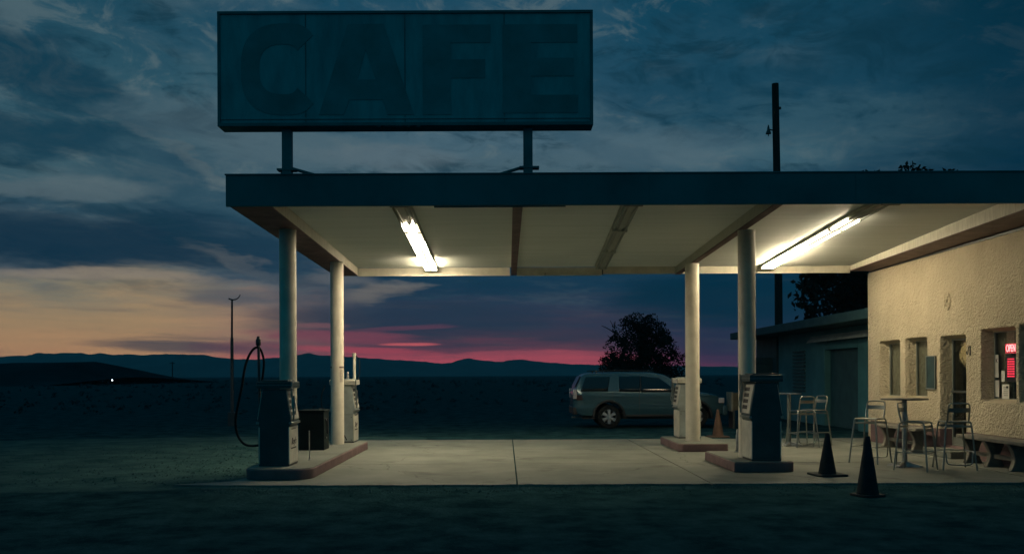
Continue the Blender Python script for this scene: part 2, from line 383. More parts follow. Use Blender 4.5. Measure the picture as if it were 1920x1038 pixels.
# rear edge boards (a lower lipped board on the left, a plain one on the right)
cpart(MB().box(-3.46,.11,Y1-.06,Y1,3.935,4.125).box(.27,2.28,Y1-.06,Y1,3.935,4.12), 'rear_board', CREAMD, .004)
cpart(MB().box(2.29,3.99,Y1-.06,Y1-.01,3.965,4.25).box(4.13,8.1,Y1-.06,Y1-.01,3.965,4.25), 'rear_board', CREAMD, .004)
cpart(MB().box(-3.46,2.30,Y1-.03,Y1+.02,4.16,4.3), 'gutter', GARR)
cpart(MB().box(2.27,2.30,Y1-.08,Y1-.062,3.95,4.13), 'bracket', METD)
cpart(MB().box(.93,.94,Y1-.075,Y1-.062,3.93,3.99).box(.94,.965,Y1-.075,Y1-.062,3.975,3.985), 'cable_hook', METD)
# slightly sagging trim strip under the front fascia
cpart(MB().hexa([(-1.05,Y0+.052,4.085),(.9,Y0+.052,4.09),(.9,Y0+.07,4.09),(-1.05,Y0+.07,4.085)],[(-1.05,Y0+.052,4.15),(.9,Y0+.052,4.15),(.9,Y0+.07,4.15),(-1.05,Y0+.07,4.15)]), 'trim_strip', FASC)
def column(x,y,r,z0):
    z1 = ZB(y)-.001
    cb = MB().lathe([(r,z0+.002),(r,z1-.03)], (x,y,0), 40)
    c = cpart(cb, 'column', CREAM)
    f = MB().lathe([(r+.004,z1-.03),(r+.004,z1)], (x,y,0), 40).build('collar', CREAMD, c)
    return c
C1=column(-3.68,15.35,.142,IH); C2=column(-3.545,19.1,.138,IH); C3=column(4.16,15.62,.148,IH); C4=column(4.04,19.6,.150,IH)
# tape band and faded notice on the far left column
def arc_patch(x,y,r,a0,a1,z0,z1,n=8):
    vs=[];fs=[]
    for k in range(n+1):
        a=R(a0+(a1-a0)*k/n)
        for rr in (r,r+.003):
            for z in (z0,z1): vs.append((x+rr*math.cos(a),y+rr*math.sin(a),z))
    for k in range(n):
        a=4*k;b=a+4; fs+=[(a,a+1,b+1,b),(a+2,b+2,b+3,a+3),(a,b,b+2,a+2),(a+1,a+3,b+3,b+1)]
    fs+=[(0,2,3,1),(4*n,4*n+1,4*n+3,4*n+2)]
    return MB().add(vs,fs)
arc_patch(-3.545,19.1,.1385,-62,-5,1.765,1.80).build('tape_band', PINKD, C2)
arc_patch(-3.545,19.1,.1385,-168,-135,1.765,1.80).build('tape_band', PINKD, C2)
tg=tag(arc_patch(-3.545,19.1,.1385,-58,-22,1.47,1.74).build('paper_notice', mat('faded_notice',(.5,.46,.38),.8,var=.2,vscale=20)), 'faded paper notice taped on the far left column', 'notice')
mk = MB()
for k in range(7):
    a0=-54; a1=random.uniform(-40,-27)
    q=arc_patch(-3.545,19.1,.142,a0,a1,1.50+.032*k,1.507+.032*k,4); mk.add(q.v,q.f)
mk.build('print', mat('faint_ink',(.2,.17,.15),.8), tg)

# ------------------------------------------------------------------ ceiling light fixtures
def fixture(xa,ya,xb,yb,z,lit,label,cat='light fixture',lips=None):
    cxm=(xa+xb)/2; t = thing('light_fixture', label, cat, (cxm,(ya+yb)/2,z), 0, 'fluorescent fixtures under the canopy')
    inv = Vector((-cxm,-(ya+yb)/2,-z))
    def X(y): return xa+(xb-xa)*(y-ya)/(yb-ya)
    def Zz(y): return ZC(y)-.002
    w=.14
    def seg(y0,y1,x0,x1,za,zb,m,name,parent=t,bev=.003):
        b=MB().hexa([(X(y0)+x0,y0,Zz(y0)-za),(X(y0)+x1,y0,Zz(y0)-za),(X(y1)+x1,y1,Zz(y1)-za),(X(y1)+x0,y1,Zz(y1)-za)],
                    [(X(y0)+x0,y0,Zz(y0)-zb),(X(y0)+x1,y0,Zz(y0)-zb),(X(y1)+x1,y1,Zz(y1)-zb),(X(y1)+x0,y1,Zz(y1)-zb)])
        o=b.build(name,m,parent,bev); o.location=inv; return o
    L=(yb-ya)/3
    for k in range(3):
        y0=ya+k*L+.01; y1=ya+(k+1)*L-.01
        seg(y0,y1,-w,w,.05,0,SKIRT,'housing')
        seg(y0,y1,-.035,.035,.085,.05,SKIRT,'ballast_cover')
        for yy in (y0,y1-.05): seg(yy,yy+.05,-w,w,.105,.05,SKIRT,'end_socket')
    if lips:  # side lips added to keep tube light off the front ceiling
        seg(ya,lips,-w-.006,-w+.002,.112,.0,SKIRT,'added_reflector_lip'); seg(ya,lips,w-.002,w+.006,.112,.0,SKIRT,'added_reflector_lip')
    seg(ya-.12,ya,-w,w,.16,0,METD,'junction_box')
    for (y0,y1,offs,on) in lit:
        for ox in offs:
            zz=lambda y: Zz(y)-.082
            o=MB().tube([(X(y0)+ox,y0+.04,zz(y0)),(X(y1)+ox,y1-.04,zz(y1))],.019,10).build('tube', (TUBEO,TUBE,TUBE2,TUBE1)[on], t); o.location=inv
    return t
fixture(-1.60,13.75,-1.72,21.1,4.1,[(13.85,15.5,(-.1,.1),0),(15.5,17.4,(-.055,.03),1),(17.4,19.2,(-.11,-.055,.055,.11),1),(19.2,21.05,(-.11,-.055,.055,.11),1)],
        'left ceiling fixture with its rear tubes glowing over the pump lane',lips=19.7)
fixture(1.95,13.75,2.22,21.0,4.1,[(13.9,16.2,(-.1,.1),0),(16.2,18.6,(-.1,.1),0),(18.6,20.95,(-.1,.1),0)],
        'middle ceiling fixture with all its tubes dark')
fixture(5.84,13.75,6.08,21.05,4.1,[(13.85,15.3,(-.1,.1),0),(15.3,18.1,(-.09,.09),3),(18.1,21.0,(-.09,.09),2)],
        'right ceiling fixture glowing brightly near the stucco cafe wall')

# ------------------------------------------------------------------ roof sign
sg = thing('cafe_sign', 'huge dark box sign reading CAFE on two posts above the canopy', 'sign', (-1.6,14.8,4.56))
def spart(mb,name,m,bev=0.,par=None):
    o=mb.build(name,m,par or sg,bev); 
    if par is None: o.location=(1.6,-14.8,-4.56)
    return o
SX0,SX1,SZ0,SZ1,SY=-4.62,1.43,5.63,7.47,14.6
spart(MB().box(SX0+.03,SX1-.03,SY+.03,SY+.4,SZ0+.03,SZ1-.03),'sign_box',SIGNF,.01)
fr=MB()
fr.box(SX0,SX1,SY-.012,SY+.36,SZ0-.01,SZ0+.045).box(SX0,SX1,SY-.012,SY+.36,SZ1-.045,SZ1).box(SX0,SX0+.045,SY-.009,SY+.36,SZ0+.045,SZ1-.045).box(SX1-.045,SX1,SY-.009,SY+.36,SZ0+.045,SZ1-.045)
spart(fr,'sign_frame',SIGNF,.004)
face=spart(MB().box(SX0+.045,SX1-.045,SY+.012,SY+.029,SZ0+.045,SZ1-.045),'sign_face',SIGNB)
for sx_ in (-3.2,-1.6,0.):
    MB().box(sx_-.008,sx_+.008,SY+.006,SY+.011,SZ0+.045,SZ1-.045).build('panel_seam',SIGNF,face)
MB().box(SX0+.05,SX1-.05,SY-.002,SY+.010,SZ0+.10,SZ0+.125).build('bottom_rail',SIGNB,face,bevel=.003)
def SP(px,py): return (-4.63+(px-409)/116.4, 7.47-(py-22)/116.4-.02)
def letter(polys):
    b=MB()
    for p in polys: b.prism([SP(*q) for q in p], SY+.004, SY+.0135, lambda u,v,a:(u,a,v))
    o=b.build('letter',SIGNL,face,smooth=False); return o
# C as a thick arc band
def arcC():
    out=[];inn=[]
    cx,cy=540,128
    for k in range(33):
        a=R(42+k*(276)/32)
        ex=abs(math.cos(a))**.75*(1 if math.cos(a)>0 else -1); ey=abs(math.sin(a))**.75*(1 if math.sin(a)>0 else -1)
        out.append((cx+ (86 if ex<0 else 62)*ex*1.0, cy-86*ey)); inn.append((cx-4+ (48 if ex<0 else 30)*ex, cy-47*ey))
    return [[out[k],out[k+1],inn[k+1],inn[k]] for k in range(32)]
letter(arcC())
letter([[(600,214),(655,44),(688,44),(688,92),(672,148),(657,186),(646,214)],[(688,44),(722,44),(778,214),(729,214),(720,186),(707,148),(688,92)],[(672,148),(707,148),(720,186),(657,186)]])
letter([[(795,46),(848,46),(848,214),(795,214)],[(848,46),(922,46),(922,80),(848,80)],[(848,111),(912,111),(912,146),(848,146)]])
letter([[(945,46),(998,46),(998,212),(945,212)],[(998,46),(1085,46),(1085,80),(998,80)],[(998,109),(1078,109),(1078,143),(998,143)],[(998,178),(1086,178),(1086,212),(998,212)]])
# rust patches / drips on the lower lip
dr=MB()
for k in range(9):
    x=random.uniform(-2.2,-1.4); dr.box(x,x+random.uniform(.02,.09),SY-.004,SY+.2,SZ0-.018-random.random()*.01,SZ0-.011)
spart(dr,'rust_scale',SIGNF)
for x in (-3.545,.38):
    spart(MB().box(x-.075,x+.075,14.72,14.87,4.5,5.63),'post',SIGNF,.006)
    spart(MB().box(x-.13,x+.13,14.66,14.93,4.5,4.58),'foot_plate',SIGNF,.006)
spart(MB().tube([(-3.46,14.8,4.98),(-3.0,14.75,4.84),(-2.55,14.7,4.56)],.026,8),'brace',SIGNF)
spart(MB().tube([(.30,14.8,4.99),(-.1,14.75,4.86),(-.6,14.7,4.56)],.026,8),'brace',SIGNF)
spart(MB().tube([(-3.62,14.8,4.95),(-3.78,14.75,4.56)],.02,8),'brace',SIGNF)
spart(MB().box(-3.7,-3.4,14.71,14.88,4.94,4.97),'clamp',SIGNF)
spart(MB().box(.24,.56,14.71,14.88,4.96,4.99),'clamp',SIGNF)

# ------------------------------------------------------------------ fuel pumps
PD, PW = .48, .60
def pump(x, y, face, label, dark=False, dial=False, script=True, conduit=False, shaded_side=False):
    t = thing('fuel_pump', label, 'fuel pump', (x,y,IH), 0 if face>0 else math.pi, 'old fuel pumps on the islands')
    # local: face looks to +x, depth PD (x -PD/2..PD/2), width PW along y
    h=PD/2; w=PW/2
    side=PUMPK if (dark or shaded_side) else PUMPS  # near left pump's shade is put into a darker enamel colour
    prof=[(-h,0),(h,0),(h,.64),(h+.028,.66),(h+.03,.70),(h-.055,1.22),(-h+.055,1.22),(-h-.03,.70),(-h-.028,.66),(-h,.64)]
    MB().prism(prof,-w+.02,w-.02,lambda u,v,a:(u,a,v)).build('cabinet',side,t,bevel=.012)
    for s in (-1,1):
        MB().box(s*h-.012 if s>0 else -h-.006, h+.006 if s>0 else -h+.012, -w+.0,w-.0,.03,.62).build('door_panel',PUMPF,t,bevel=.008)
    # slanted display
    def slant(s, off, z0, z1, y0, y1, m, name, par=t):
        def px(z): return (h+.03)+( -.085)*(z-.70)/.52
        b=MB()
        b.hexa([(s*(px(z0)+off-.012),y0,z0),(s*(px(z0)+off),y0,z0),(s*(px(z0)+off),y1,z0),(s*(px(z0)+off-.012),y1,z0)],
               [(s*(px(z1)+off-.012),y0,z1),(s*(px(z1)+off),y0,z1),(s*(px(z1)+off),y1,z1),(s*(px(z1)+off-.012),y1,z1)])
        return b.build(name,m,par,bevel=.003)
    for s in (-1,1):
        dp=slant(s,.012,.74,1.19,-w+.04,w-.04,PUMPF,'display')
        for k in range(4):
            z0=1.09-.095*k
            slant(s,.016,z0,z0+.06,-w+.09,w-.22,INK,'readout',dp)
    MB().box(h+.0,h+.045,-w,w,.665,.70).build('ledge',ALU,t,bevel=.004)
    MB().box(-h-.045,-h,-w,w,.665,.70).build('ledge',ALU,t,bevel=.004)
    hd=MB().box(-h-.035,h+.035,-w-.01,w+.01,1.235,1.345).build('head_cap',PUMPK if (dark or shaded_side) else PUMPF,t,bevel=.012)
    MB().box(-h+.03,h-.03,-w+.06,w-.06,1.345,1.368).build('top_vent',side,hd,bevel=.005)
    MB().box(-h-.037,h+.037,-w-.012,w+.012,1.285,1.290).build('trim_line',ALU,hd)
    MB().box(-h-.002,h+.002,-w+.01,w-.01,.0,.03).build('base_skirt',METD,t)
    # nozzle boot + nozzle hung on the near end of the face side
    nz=MB().tube([(h+.055,-w+.10,.74),(h+.05,-w+.10,.95),(h+.02,-w+.10,1.16),(h+.045,-w+.10,1.24)],.017,8,1)
    nz.tube([(h+.05,-w+.10,.80),(h+.095,-w+.10,.86),(h+.075,-w+.10,1.0)],.008,6,1)
    nz.box(h+.025,h+.07,-w+.075,-w+.125,.92,1.12)
    nzo=nz.build('nozzle',ALU,t,bevel=.003)
    MB().box(h+.035,h+.055,-w-.006,-w+.06,1.10,1.36).build('lever_housing',ALU,t,bevel=.004)
    if script:
        M=Matrix.Translation((h+.0075,.0,.38)) @ Matrix.Rotation(R(90),4,'Z') @ Matrix.Rotation(R(90),4,'X')
        text_mesh('script_lettering',"Roy's",.15,INK,M,t,.0015,shear=.45,bold=.002)
        b=MB()
        for k in range(9): b.box(h+.006,h+.009,-.18+.04*k,-.155+.04*k,.265,.285)
        for k in range(5): b.box(h+.006,h+.009,-.15+.06*k,-.12+.06*k,.575,.592)
        b.build('small_print',INK,t)
    if dial:
        yy=w-.018
        MB().lathe([(.036,0),(.052,.0),(.052,.012),(.036,.012),(.036,0)],(0,0,0),28,Matrix.Translation((-.02,yy,.565))@Matrix.Rotation(R(-90),4,'X')).build('round_emblem',INK,t)
        MB().lathe([(.002,0),(.034,.0),(.034,.006),(.002,.006)],(0,0,0),28,Matrix.Translation((-.02,yy,.565))@Matrix.Rotation(R(-90),4,'X')).build('emblem_centre',PUMPF,t)
        MB().box(-.06,.02,yy-.001,yy+.004,.44,.50).build('sticker',WHITE,t)
    # seams and bolts on end panels
    b=MB()
    for s in (-1,1):
        b.box(-h+.03,h-.03,s*(w-.02)-.002*1,s*(w-.02)+.003,.60,.606)
        for (bx,bz) in ((-h+.05,.06),(h-.05,.06),(-h+.05,.55),(h-.05,.55)): b.box(bx-.008,bx+.008,s*(w-.02)-.002,s*(w-.02)+.006,bz-.008,bz+.008)
    b.build('panel_trim',METD,t)
    if conduit:
        b=MB().tube([(-h+.06,-w+.0,.45),(-h+.02,-w-.05,.38),(h-.22,-w-.06,.22),(h-.14,-w-.03,.06)],.011,8,2); b.build('conduit',RUB,t)
    return t
p1=pump(-3.69,14.72,1,'near left fuel pump with tall looping hose, dark toward the road',shaded_side=True)
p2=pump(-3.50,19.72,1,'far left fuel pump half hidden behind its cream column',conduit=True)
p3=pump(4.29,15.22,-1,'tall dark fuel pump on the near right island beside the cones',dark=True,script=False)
p4=pump(4.12,20.62,-1,'pale grey fuel pump beside the far right column, round emblem on its side',dial=True,script=False)
p3.scale=(1,1,1.055)
# near left hose mast
def child_world(mb,name,m,par,bev=0.):
    o=mb.build(name,m,par,bev); o.matrix_parent_inverse=par_inv(par); return o
def par_inv(p):
    return (Matrix.Translation(p.location) @ Matrix.Rotation(p.rotation_euler.z,4,'Z') @ Matrix.Diagonal((*p.scale,1))).inverted()
mm=MB().tube([(-4.045,14.95,.5),(-4.075,14.95,2.2)],.022,10).lathe([(.03,0),(.042,.02),(.042,.10),(.03,.12),(.02,.16)],(-4.075,14.95,2.10),12)
child_world(mm,'hose_mast',METD,p1)
child_world(MB().box(-4.06,-3.93,14.9,15.0,1.2,1.24).box(-4.06,-3.93,14.9,15.0,.6,.64),'mast_bracket',METD,p1)
child_world(MB().tube([(-4.08,14.93,2.08),(-4.14,14.9,2.06),(-4.22,14.86,1.92),(-4.275,14.82,1.7),(-4.30,14.8,1.45),(-4.37,14.8,1.15),(-4.42,14.8,.9),(-4.40,14.8,.66),(-4.28,14.8,.48),(-4.1,14.82,.46),(-3.95,14.85,.5)],.020,8,3),'hose',RUB,p1)
child_world(MB().tube([(-4.07,14.97,2.08),(-4.02,14.97,2.0),(-3.985,14.97,1.85),(-4.0,14.96,1.65),(-4.02,14.95,1.5),(-3.93,14.95,1.42)],.019,8,3),'hose',RUB,p1)
# far left mast
child_world(MB().tube([(-3.33,19.95,1.0),(-3.33,19.95,2.06)],.034,10).lathe([(.045,0),(.045,.07)],(-3.33,19.95,2.03),12),'hose_mast',CREAMD,p2)
child_world(MB().tube([(-3.30,19.95,2.05),(-3.22,19.95,1.98),(-3.20,19.95,1.75),(-3.25,19.95,1.5)],.009,6,3),'hose',RUB,p2)
child_world(MB().lathe([(.03,0),(.035,.05),(.02,.09),(.028,.13),(.01,.16)],(-3.42,19.62,1.535),12),'vent_cap',GALV,p2)
child_world(MB().tube([(-3.86,19.4,1.4),(-3.93,19.3,1.2),(-3.92,19.3,.9),(-3.8,19.4,.75)],.009,6,3),'hose',RUB,p2)

# equipment box / waste bin on the left island, bollard pipe on the right island
wb=thing('island_cabinet','black square cabinet on the left island between near pump and far column','cabinet',(-3.75,17.75,IH))
MB().box(-.25,.24,-.25,.25,0,.74).build('body',CABK,wb,bevel=.01)
MB().box(-.265,.255,-.265,.265,.74,.775).build('lid',CABK,wb,bevel=.008)
MB().box(.24,.262,-.15,-.05,.56,.60).box(.24,.262,-.15,-.05,.22,.25).box(.24,.275,.0,.03,.3,.6).build('hinge',METD,wb,bevel=.003)
MB().tube([(.1,0,.775),(.1,.0,.80),(.2,0,.80),(.2,0,.775)],.008,6).build('handle',METD,wb)
bp=thing('pipe_post','short capped steel pipe post on the near right island','post',(4.27,16.72,IH))
MB().lathe([(.07,0),(.07,.012),(.03,.014),(.035,.05),(.03,.3),(.02,.34),(.018,.40),(.008,.42)],(0,0,0),16).build('pipe',GALV,bp)
sn=thing('utility_riser','thin metal riser pipe beside the near left pump','pipe',(-3.36,15.5,IH))
MB().lathe([(.03,0),(.03,.01),(.01,.012),(.01,.5)],(0,0,0),10).build('pipe',GALV,sn)

# ------------------------------------------------------------------ cones
def cone(x,y,z,h,m,label,rz=0,br=None,rf=.205):
    t=thing('traffic_cone',label,'traffic cone',(x,y,z),rz,'rubber traffic cones')
    b=br or .245; r=h*rf
    MB().prism(rounded(-b,b,-b,b,.06,4),0,.03,lambda u,v,a:(u,v,a)).build('base',m,t,bevel=.006)
    MB().lathe([(r,.03),(r*.97,.06),(r*.24,h-.03),(r*.22,h-.004),(r*.12,h-.002),(r*.12,h-.05)],(0,0,0),28).build('cone_body',m,t)
    return t
cone(5.075,14.32,.001,.665,CONEB,'dark cone standing on the concrete beside the near right pump',.1)
cone(4.825,12.1,-.029,.80,CONEB,'tallest dark cone, standing out on the asphalt before the slab',.35,.175,.18)
cone(5.52,23.6,-.029,.72,ORNG,'faded orange cone in the shade behind the far right island',.2,.24)

# ------------------------------------------------------------------ bar tables and stools
def table(x,y,h,r,label,rz=0):
    t=thing('bar_table',label,'table',(x,y,.001),rz,'tall round bar tables')
    MB().lathe([(r-.01,h-.025),(r,h-.02),(r,h-.004),(r-.006,h)],(0,0,0),40).build('tabletop',ALU if x<6.5 else METD,t)
    MB().lathe([(.045,.05),(.042,.12),(.042,h-.025)],(0,0,0),20).build('pedestal',ALU if x<6.5 else GALV,t)
    b=MB()
    for k in range(4):
        a=R(45+90*k); d=Vector((math.cos(a),math.sin(a),0)); n=Vector((-d.y,d.x,0))
        rows=[(.0,.06,.10),(.10,.05,.075),(.20,.045,.05),(.29,.04,.03)]
        vs=[]
        for (q,wd,zz) in rows:
            vs+=[d*q+n*wd,d*q+n*wd*.6+Vector((0,0,zz)),d*q-n*wd*.6+Vector((0,0,zz)),d*q-n*wd]
        fs=[(0,1,2,3),(15,14,13,12)]
        for i in range(3):
            for j in range(4): fs.append((4*i+j,4*i+(j+1)%4,4*i+4+(j+1)%4,4*i+4+j))
        b.add(vs,fs)
    b.build('foot_base',GALV,t,bevel=.004)
    return t
table(6.87,15.62,1.17,.385,'front bar table with thin dark round top near the cafe windows')
table(6.34,20.3,1.17,.27,'rear bar table with pale top beside the dark garage',.2)
def stool(loc,rz,label):
    t=thing('bar_stool',label,'bar stool',loc,rz,'aluminium bar stools')
    sh=.79; a=.19; b=.265; r=.0145
    for sx in (-1,1):
        for sy in (-1,1):
            MB().tube([(sx*b,sy*b,0),(sx*(a+.012),sy*(a+.012),sh-.08),(sx*a,sy*a,sh),(sx*a,sy*(a-.08),sh+.005),(sx*a,0,sh+.005)],r,8,2).build('leg',ALU,t)
    s=MB()
    for k in range(6):
        y=-.165+.066*k; s.box(-a+.005,a-.005,y-.027,y+.027,sh-.004,sh+.006)
    s.box(-a-.005,a+.005,a-.012,a+.0,sh-.085,sh-.055).box(-a-.005,a+.005,-a,-a+.012,sh-.085,sh-.055)
    s.tube([(-a,-a+.02,sh),(a,-a+.02,sh)],r*.9,8).tube([(-a,a-.02,sh),(a,a-.02,sh)],r*.9,8)
    s.build('seat',ALU,t,bevel=.002)
    bk=MB().tube([(-.165,a-.02,sh),(-.168,a+.02,sh+.16),(-.165,a+.045,sh+.29),(-.12,a+.05,sh+.315),(.12,a+.05,sh+.315),(.165,a+.045,sh+.29),(.168,a+.02,sh+.16),(.165,a-.02,sh)],r,8,2)
    n=10
    vs=[];fs=[]
    for k in range(n+1):
        x=-.162+.324*k/n; cy=a+.034+.02*(1-(x/.162)**2)
        vs+=[(x,cy-.003,sh+.165),(x,cy+.003,sh+.165),(x,cy+.010,sh+.235),(x,cy+.004,sh+.235)]
    for k in range(n):
        o=4*k
        for j in range(4): fs.append((o+j,o+(j+1)%4,o+4+(j+1)%4,o+4+j))
    fs+=[(3,2,1,0),(4*n,4*n+1,4*n+2,4*n+3)]
    bk.add(vs,fs)
    bk.build('backrest',ALU,t)
    zf=.30; c=b-(b-a-.012)*zf/.71
    f=MB().tube([(-c,-c,zf),(c,-c,zf)],.010,8).tube([(-c,-c,zf),(-c,c,zf)],.010,8).tube([(c,-c,zf),(c,c,zf)],.010,8)
    f.tube([(-c,c,zf),(-c+.03,c-.01,zf-.01),(-c+.035,c,.16),(-c+.05,c+.01,.10),(-.1,c+.01,.085),(.1,c+.01,.085),(c-.05,c+.01,.10),(c-.035,c,.16),(c-.03,c-.01,zf-.01),(c,c,zf)],.011,8,2)
    f.build('footrest',ALU,t)
    return t
s0=stool((7.52,15.2,.001),R(172),'bar stool with dark backrest in front of the cafe door')
for (x,y,rz,lb) in ((6.80,15.05,R(48),'bar stool in front of the front table, its back toward the left'),
                    (6.55,16.3,R(-48),'bar stool behind the tallest cone, left of the front table'),
                    (6.52,19.95,R(190),'bar stool turned with its back to the road at the rear table'),
                    (6.92,20.35,R(-65),'rightmost bar stool at the rear table, facing left')):
    dup(s0,(x,y,.001),rz,lb)

# ------------------------------------------------------------------ cafe building
WX=8.65
def wy(px): return WX*F/(px-948)
bd=thing('cafe_building','cream stucco cafe with deep set windows and maroon painted base','building',(WX,21.4,0))
def bpart(mb,name,m,bev=0.,smooth=True,par=None):
    o=mb.build(name,m,par or bd,bev,smooth)
    if par is None: o.location=(-WX,-21.4,0)
    return o
# openings: (y0,y1,z0,z1)
OP=[(19.66,20.92,1.09,2.33),(18.68,19.62,1.10,2.33),(17.08,18.04,.15,2.30),(15.40,16.48,1.10,2.35),(14.05,15.24,1.10,2.38)]
OP=[(wy(1687),wy(1649.6),1.06,2.32),(wy(1737.5),wy(1698),1.08,2.335),(wy(1810),wy(1763.5),.14,2.31),(wy(1903.5),wy(1840.5),1.10,2.375),(13.9,wy(1912),1.10,2.40)]
DEP=.22
def sdf(y,z,o,r=.045):
    cy,cz=(o[0]+o[1])/2,(o[2]+o[3])/2; hy,hz=(o[1]-o[0])/2-r,(o[3]-o[2])/2-r
    dy,dz=abs(y-cy)-hy,abs(z-cz)-hz
    return math.hypot(max(dy,0),max(dz,0))+min(max(dy,dz),0)-r
def depth(y,z):
    d=min(sdf(y,z,o) for o in OP)   # negative inside
    if d>.03: e=0
    else:
        q=(.03-d)/.075; q=max(0,min(1,q)); e=DEP*(q*q*(3-2*q))
    return e,d
YA,YB_,ZT=12.6,21.5,4.0
# line sets refined around opening edges
def lines(a,b,edges,st=.05):
    s=set(); n=int((b-a)/st)
    for k in range(n+1): s.add(round(a+(b-a)*k/n,4))
    for e in edges:
        for d in (-.06,-.05,-.04,-.03,-.02,-.01,0,.01,.02,.03,.045):
            if a<e+d<b: s.add(round(e+d,4))
            if a<e-d<b: s.add(round(e-d,4))
    L=sorted(s); out=[L[0]]
    for v in L[1:]:
        if v-out[-1]>.0065: out.append(v)
    out[-1]=L[-1]; return out
YL=lines(YA,YB_,[e for o in OP for e in o[:2]]); ZL=lines(0,ZT,[1.07,1.10,.14,2.325,2.31,2.37,2.40])
vs=[];info=[]
for z in ZL:
    for y in YL:
        e,d=depth(y,z); n=.006*noise.noise(Vector((y*2.2,z*2.2,0)))+.004*noise.noise(Vector((y*8,z*8,4)))
        base=.0 
        vs.append((WX+e+n+base,y,z)); info.append((e,d))
ny=len(YL); fu=[]; fl=[]
for j in range(len(ZL)-1):
    for i in range(ny-1):
        q=(j*ny+i,j*ny+i+1,(j+1)*ny+i+1,(j+1)*ny+i)
        if all(info[k][0]>=DEP*.999 for k in q): continue
        (fl if ZL[j+1]<=.52 else fu).append(q)
ZS=max(z for z in ZL if z<=.52)
bpart(MB().add(vs,fu),'wall',STUC)
bpart(MB().add(vs,fl),'wall_base',PINKD)
# rear return wall, side beyond, roof
bpart(MB().box(WX+.02,16,YB_-.0,YB_+.2,0,4.0),'wall',STUC,.02)
bpart(MB().box(WX+.5,WX+.6,YA,YB_-.01,0,.13),'floor',INTR)
bpart(MB().box(WX+2.6,WX+2.7,YA,YB_-.01,0,3.4),'interior_wall',INTR)
bpart(MB().box(WX+.30,WX+2.6,YA,YB_-.01,3.0,3.1),'interior_ceiling',INTR)
bpart(MB().box(WX+.30,WX+2.6,YA,YB_-.01,.05,.14),'interior_floor',INTR)
bpart(MB().box(WX+.0,16,YA-.2,YA-.005,0,4.0),'wall',STUC)
bpart(MB().box(WX-.03,WX+.05,YA,YB_,3.985,4.03),'trim_strip',METD)
GX=WX+DEP
def frame(o,w=.035,d0=-.01,d1=.045,m=FRAM,name='window_frame',par=None):
    b=MB().box(GX+d0,GX+d1,o[0]+.0,o[0]+w+.02,o[2],o[3]).box(GX+d0,GX+d1,o[1]-w-.02,o[1],o[2],o[3]).box(GX+d0,GX+d1,o[0]+w+.02,o[1]-w-.02,o[2],o[2]+w+.015).box(GX+d0,GX+d1,o[0]+w+.02,o[1]-w-.02,o[3]-w-.015,o[3])
    return b
for i,o in enumerate(OP):
    if i==2: continue
    wn=bpart(frame(o),'window',FRAM,.004)
    def sub(mb,name,m,bev=0.): return mb.build(name,m,wn,bev)
    sub(MB().box(GX+.018,GX+.024,o[0]+.055,o[1]-.055,o[2]+.05,o[3]-.05),'pane',GLASS)
    # curtain: wavy sheet behind
    cw={0:(.25,.93),1:(.38,.96),3:(.52,1.0),4:(0.2,1.0)}[i]
    y0=o[0]+(o[1]-o[0])*cw[0]; y1=o[0]+(o[1]-o[0])*cw[1]
    n=60; vv=[];ff=[]
    for k in range(n+1):
        y=y0+(y1-y0)*k/n
        for x in (.07,.076):
            for z in (o[2]-.02,o[3]+.02): vv.append((GX+x+.014*math.sin(y*58)+.006*math.sin(y*131),y,z))
    for k in range(n):
        a=4*k;b=a+4; ff+=[(a,a+1,b+1,b),(a+2,b+2,b+3,a+3)]
    sub(MB().add(vv,ff),'curtain',CURT)
# door
o=OP[2]
dr=bpart(frame(o,.05,-.012,.05),'door',FRAM,.004)
MB().box(GX+.012,GX+.02,o[0]+.07,o[1]-.07,o[2]+.06,o[3]-.065).build('door_glass',GLASS,dr)
MB().box(GX-.05,GX-.03,o[0]+.06,o[1]-.06,1.22,1.26).box(GX-.045,GX-.012,o[0]+.07,o[0]+.10,1.225,1.255).box(GX-.045,GX-.012,o[1]-.10,o[1]-.07,1.225,1.255).build('push_bar',ALU,dr,.003)
MB().box(GX-.008,GX+.03,o[0]+.07,o[1]-.07,.20,.34).build('kick_plate',FRAM,dr,.003)
MB().tube([(GX-.02,o[1]-.10,1.0),(GX-.07,o[1]-.10,1.02),(GX-.07,o[1]-.10,1.18),(GX-.02,o[1]-.10,1.2)],.01,8,1).build('handle',ALU,dr)
bpart(MB().box(WX-.34,WX+DEP+.1,o[0]-.12,o[1]+.05,.001,.138),'doorstep',CONC,.012)
# straw wreath + card on the door glass
wt=thing('straw_wreath','pale straw wreath hanging on the cafe door glass','wreath',(GX-.02,o[0]+.31,1.98))
b=MB()
for k in range(420):
    a=random.random()*6.283; rr=.09+random.gauss(0,.035); y=rr*math.cos(a)*1.35; z=rr*math.sin(a)*1.3
    d=Vector((random.uniform(-.012,.0),math.cos(a+1.3)+random.gauss(0,.5),math.sin(a+1.3)+random.gauss(0,.5))).normalized()*.045
    w=Vector((random.uniform(-.006,.006),-d.z,d.y)).normalized()*.005; p=Vector((-random.random()*.05,y,z))
    b.add([p-d-w,p-d+w,p+d+w,p+d-w],[(0,1,2,3)])
b.build('straw',STRAW,wt)
MB().lathe([(.115,-.012),(.145,-.012),(.145,.012),(.115,.012),(.115,-.012)],(0,0,0),24,Matrix.Rotation(R(90),4,'Y')).build('ring',STRAW,wt)
cd=MB().box(GX-.003,GX+.001,o[0]+.22,o[0]+.33,1.53,1.72); tag(cd.build('paper_card',WHITE),'white card stuck on the door glass under the wreath','card')
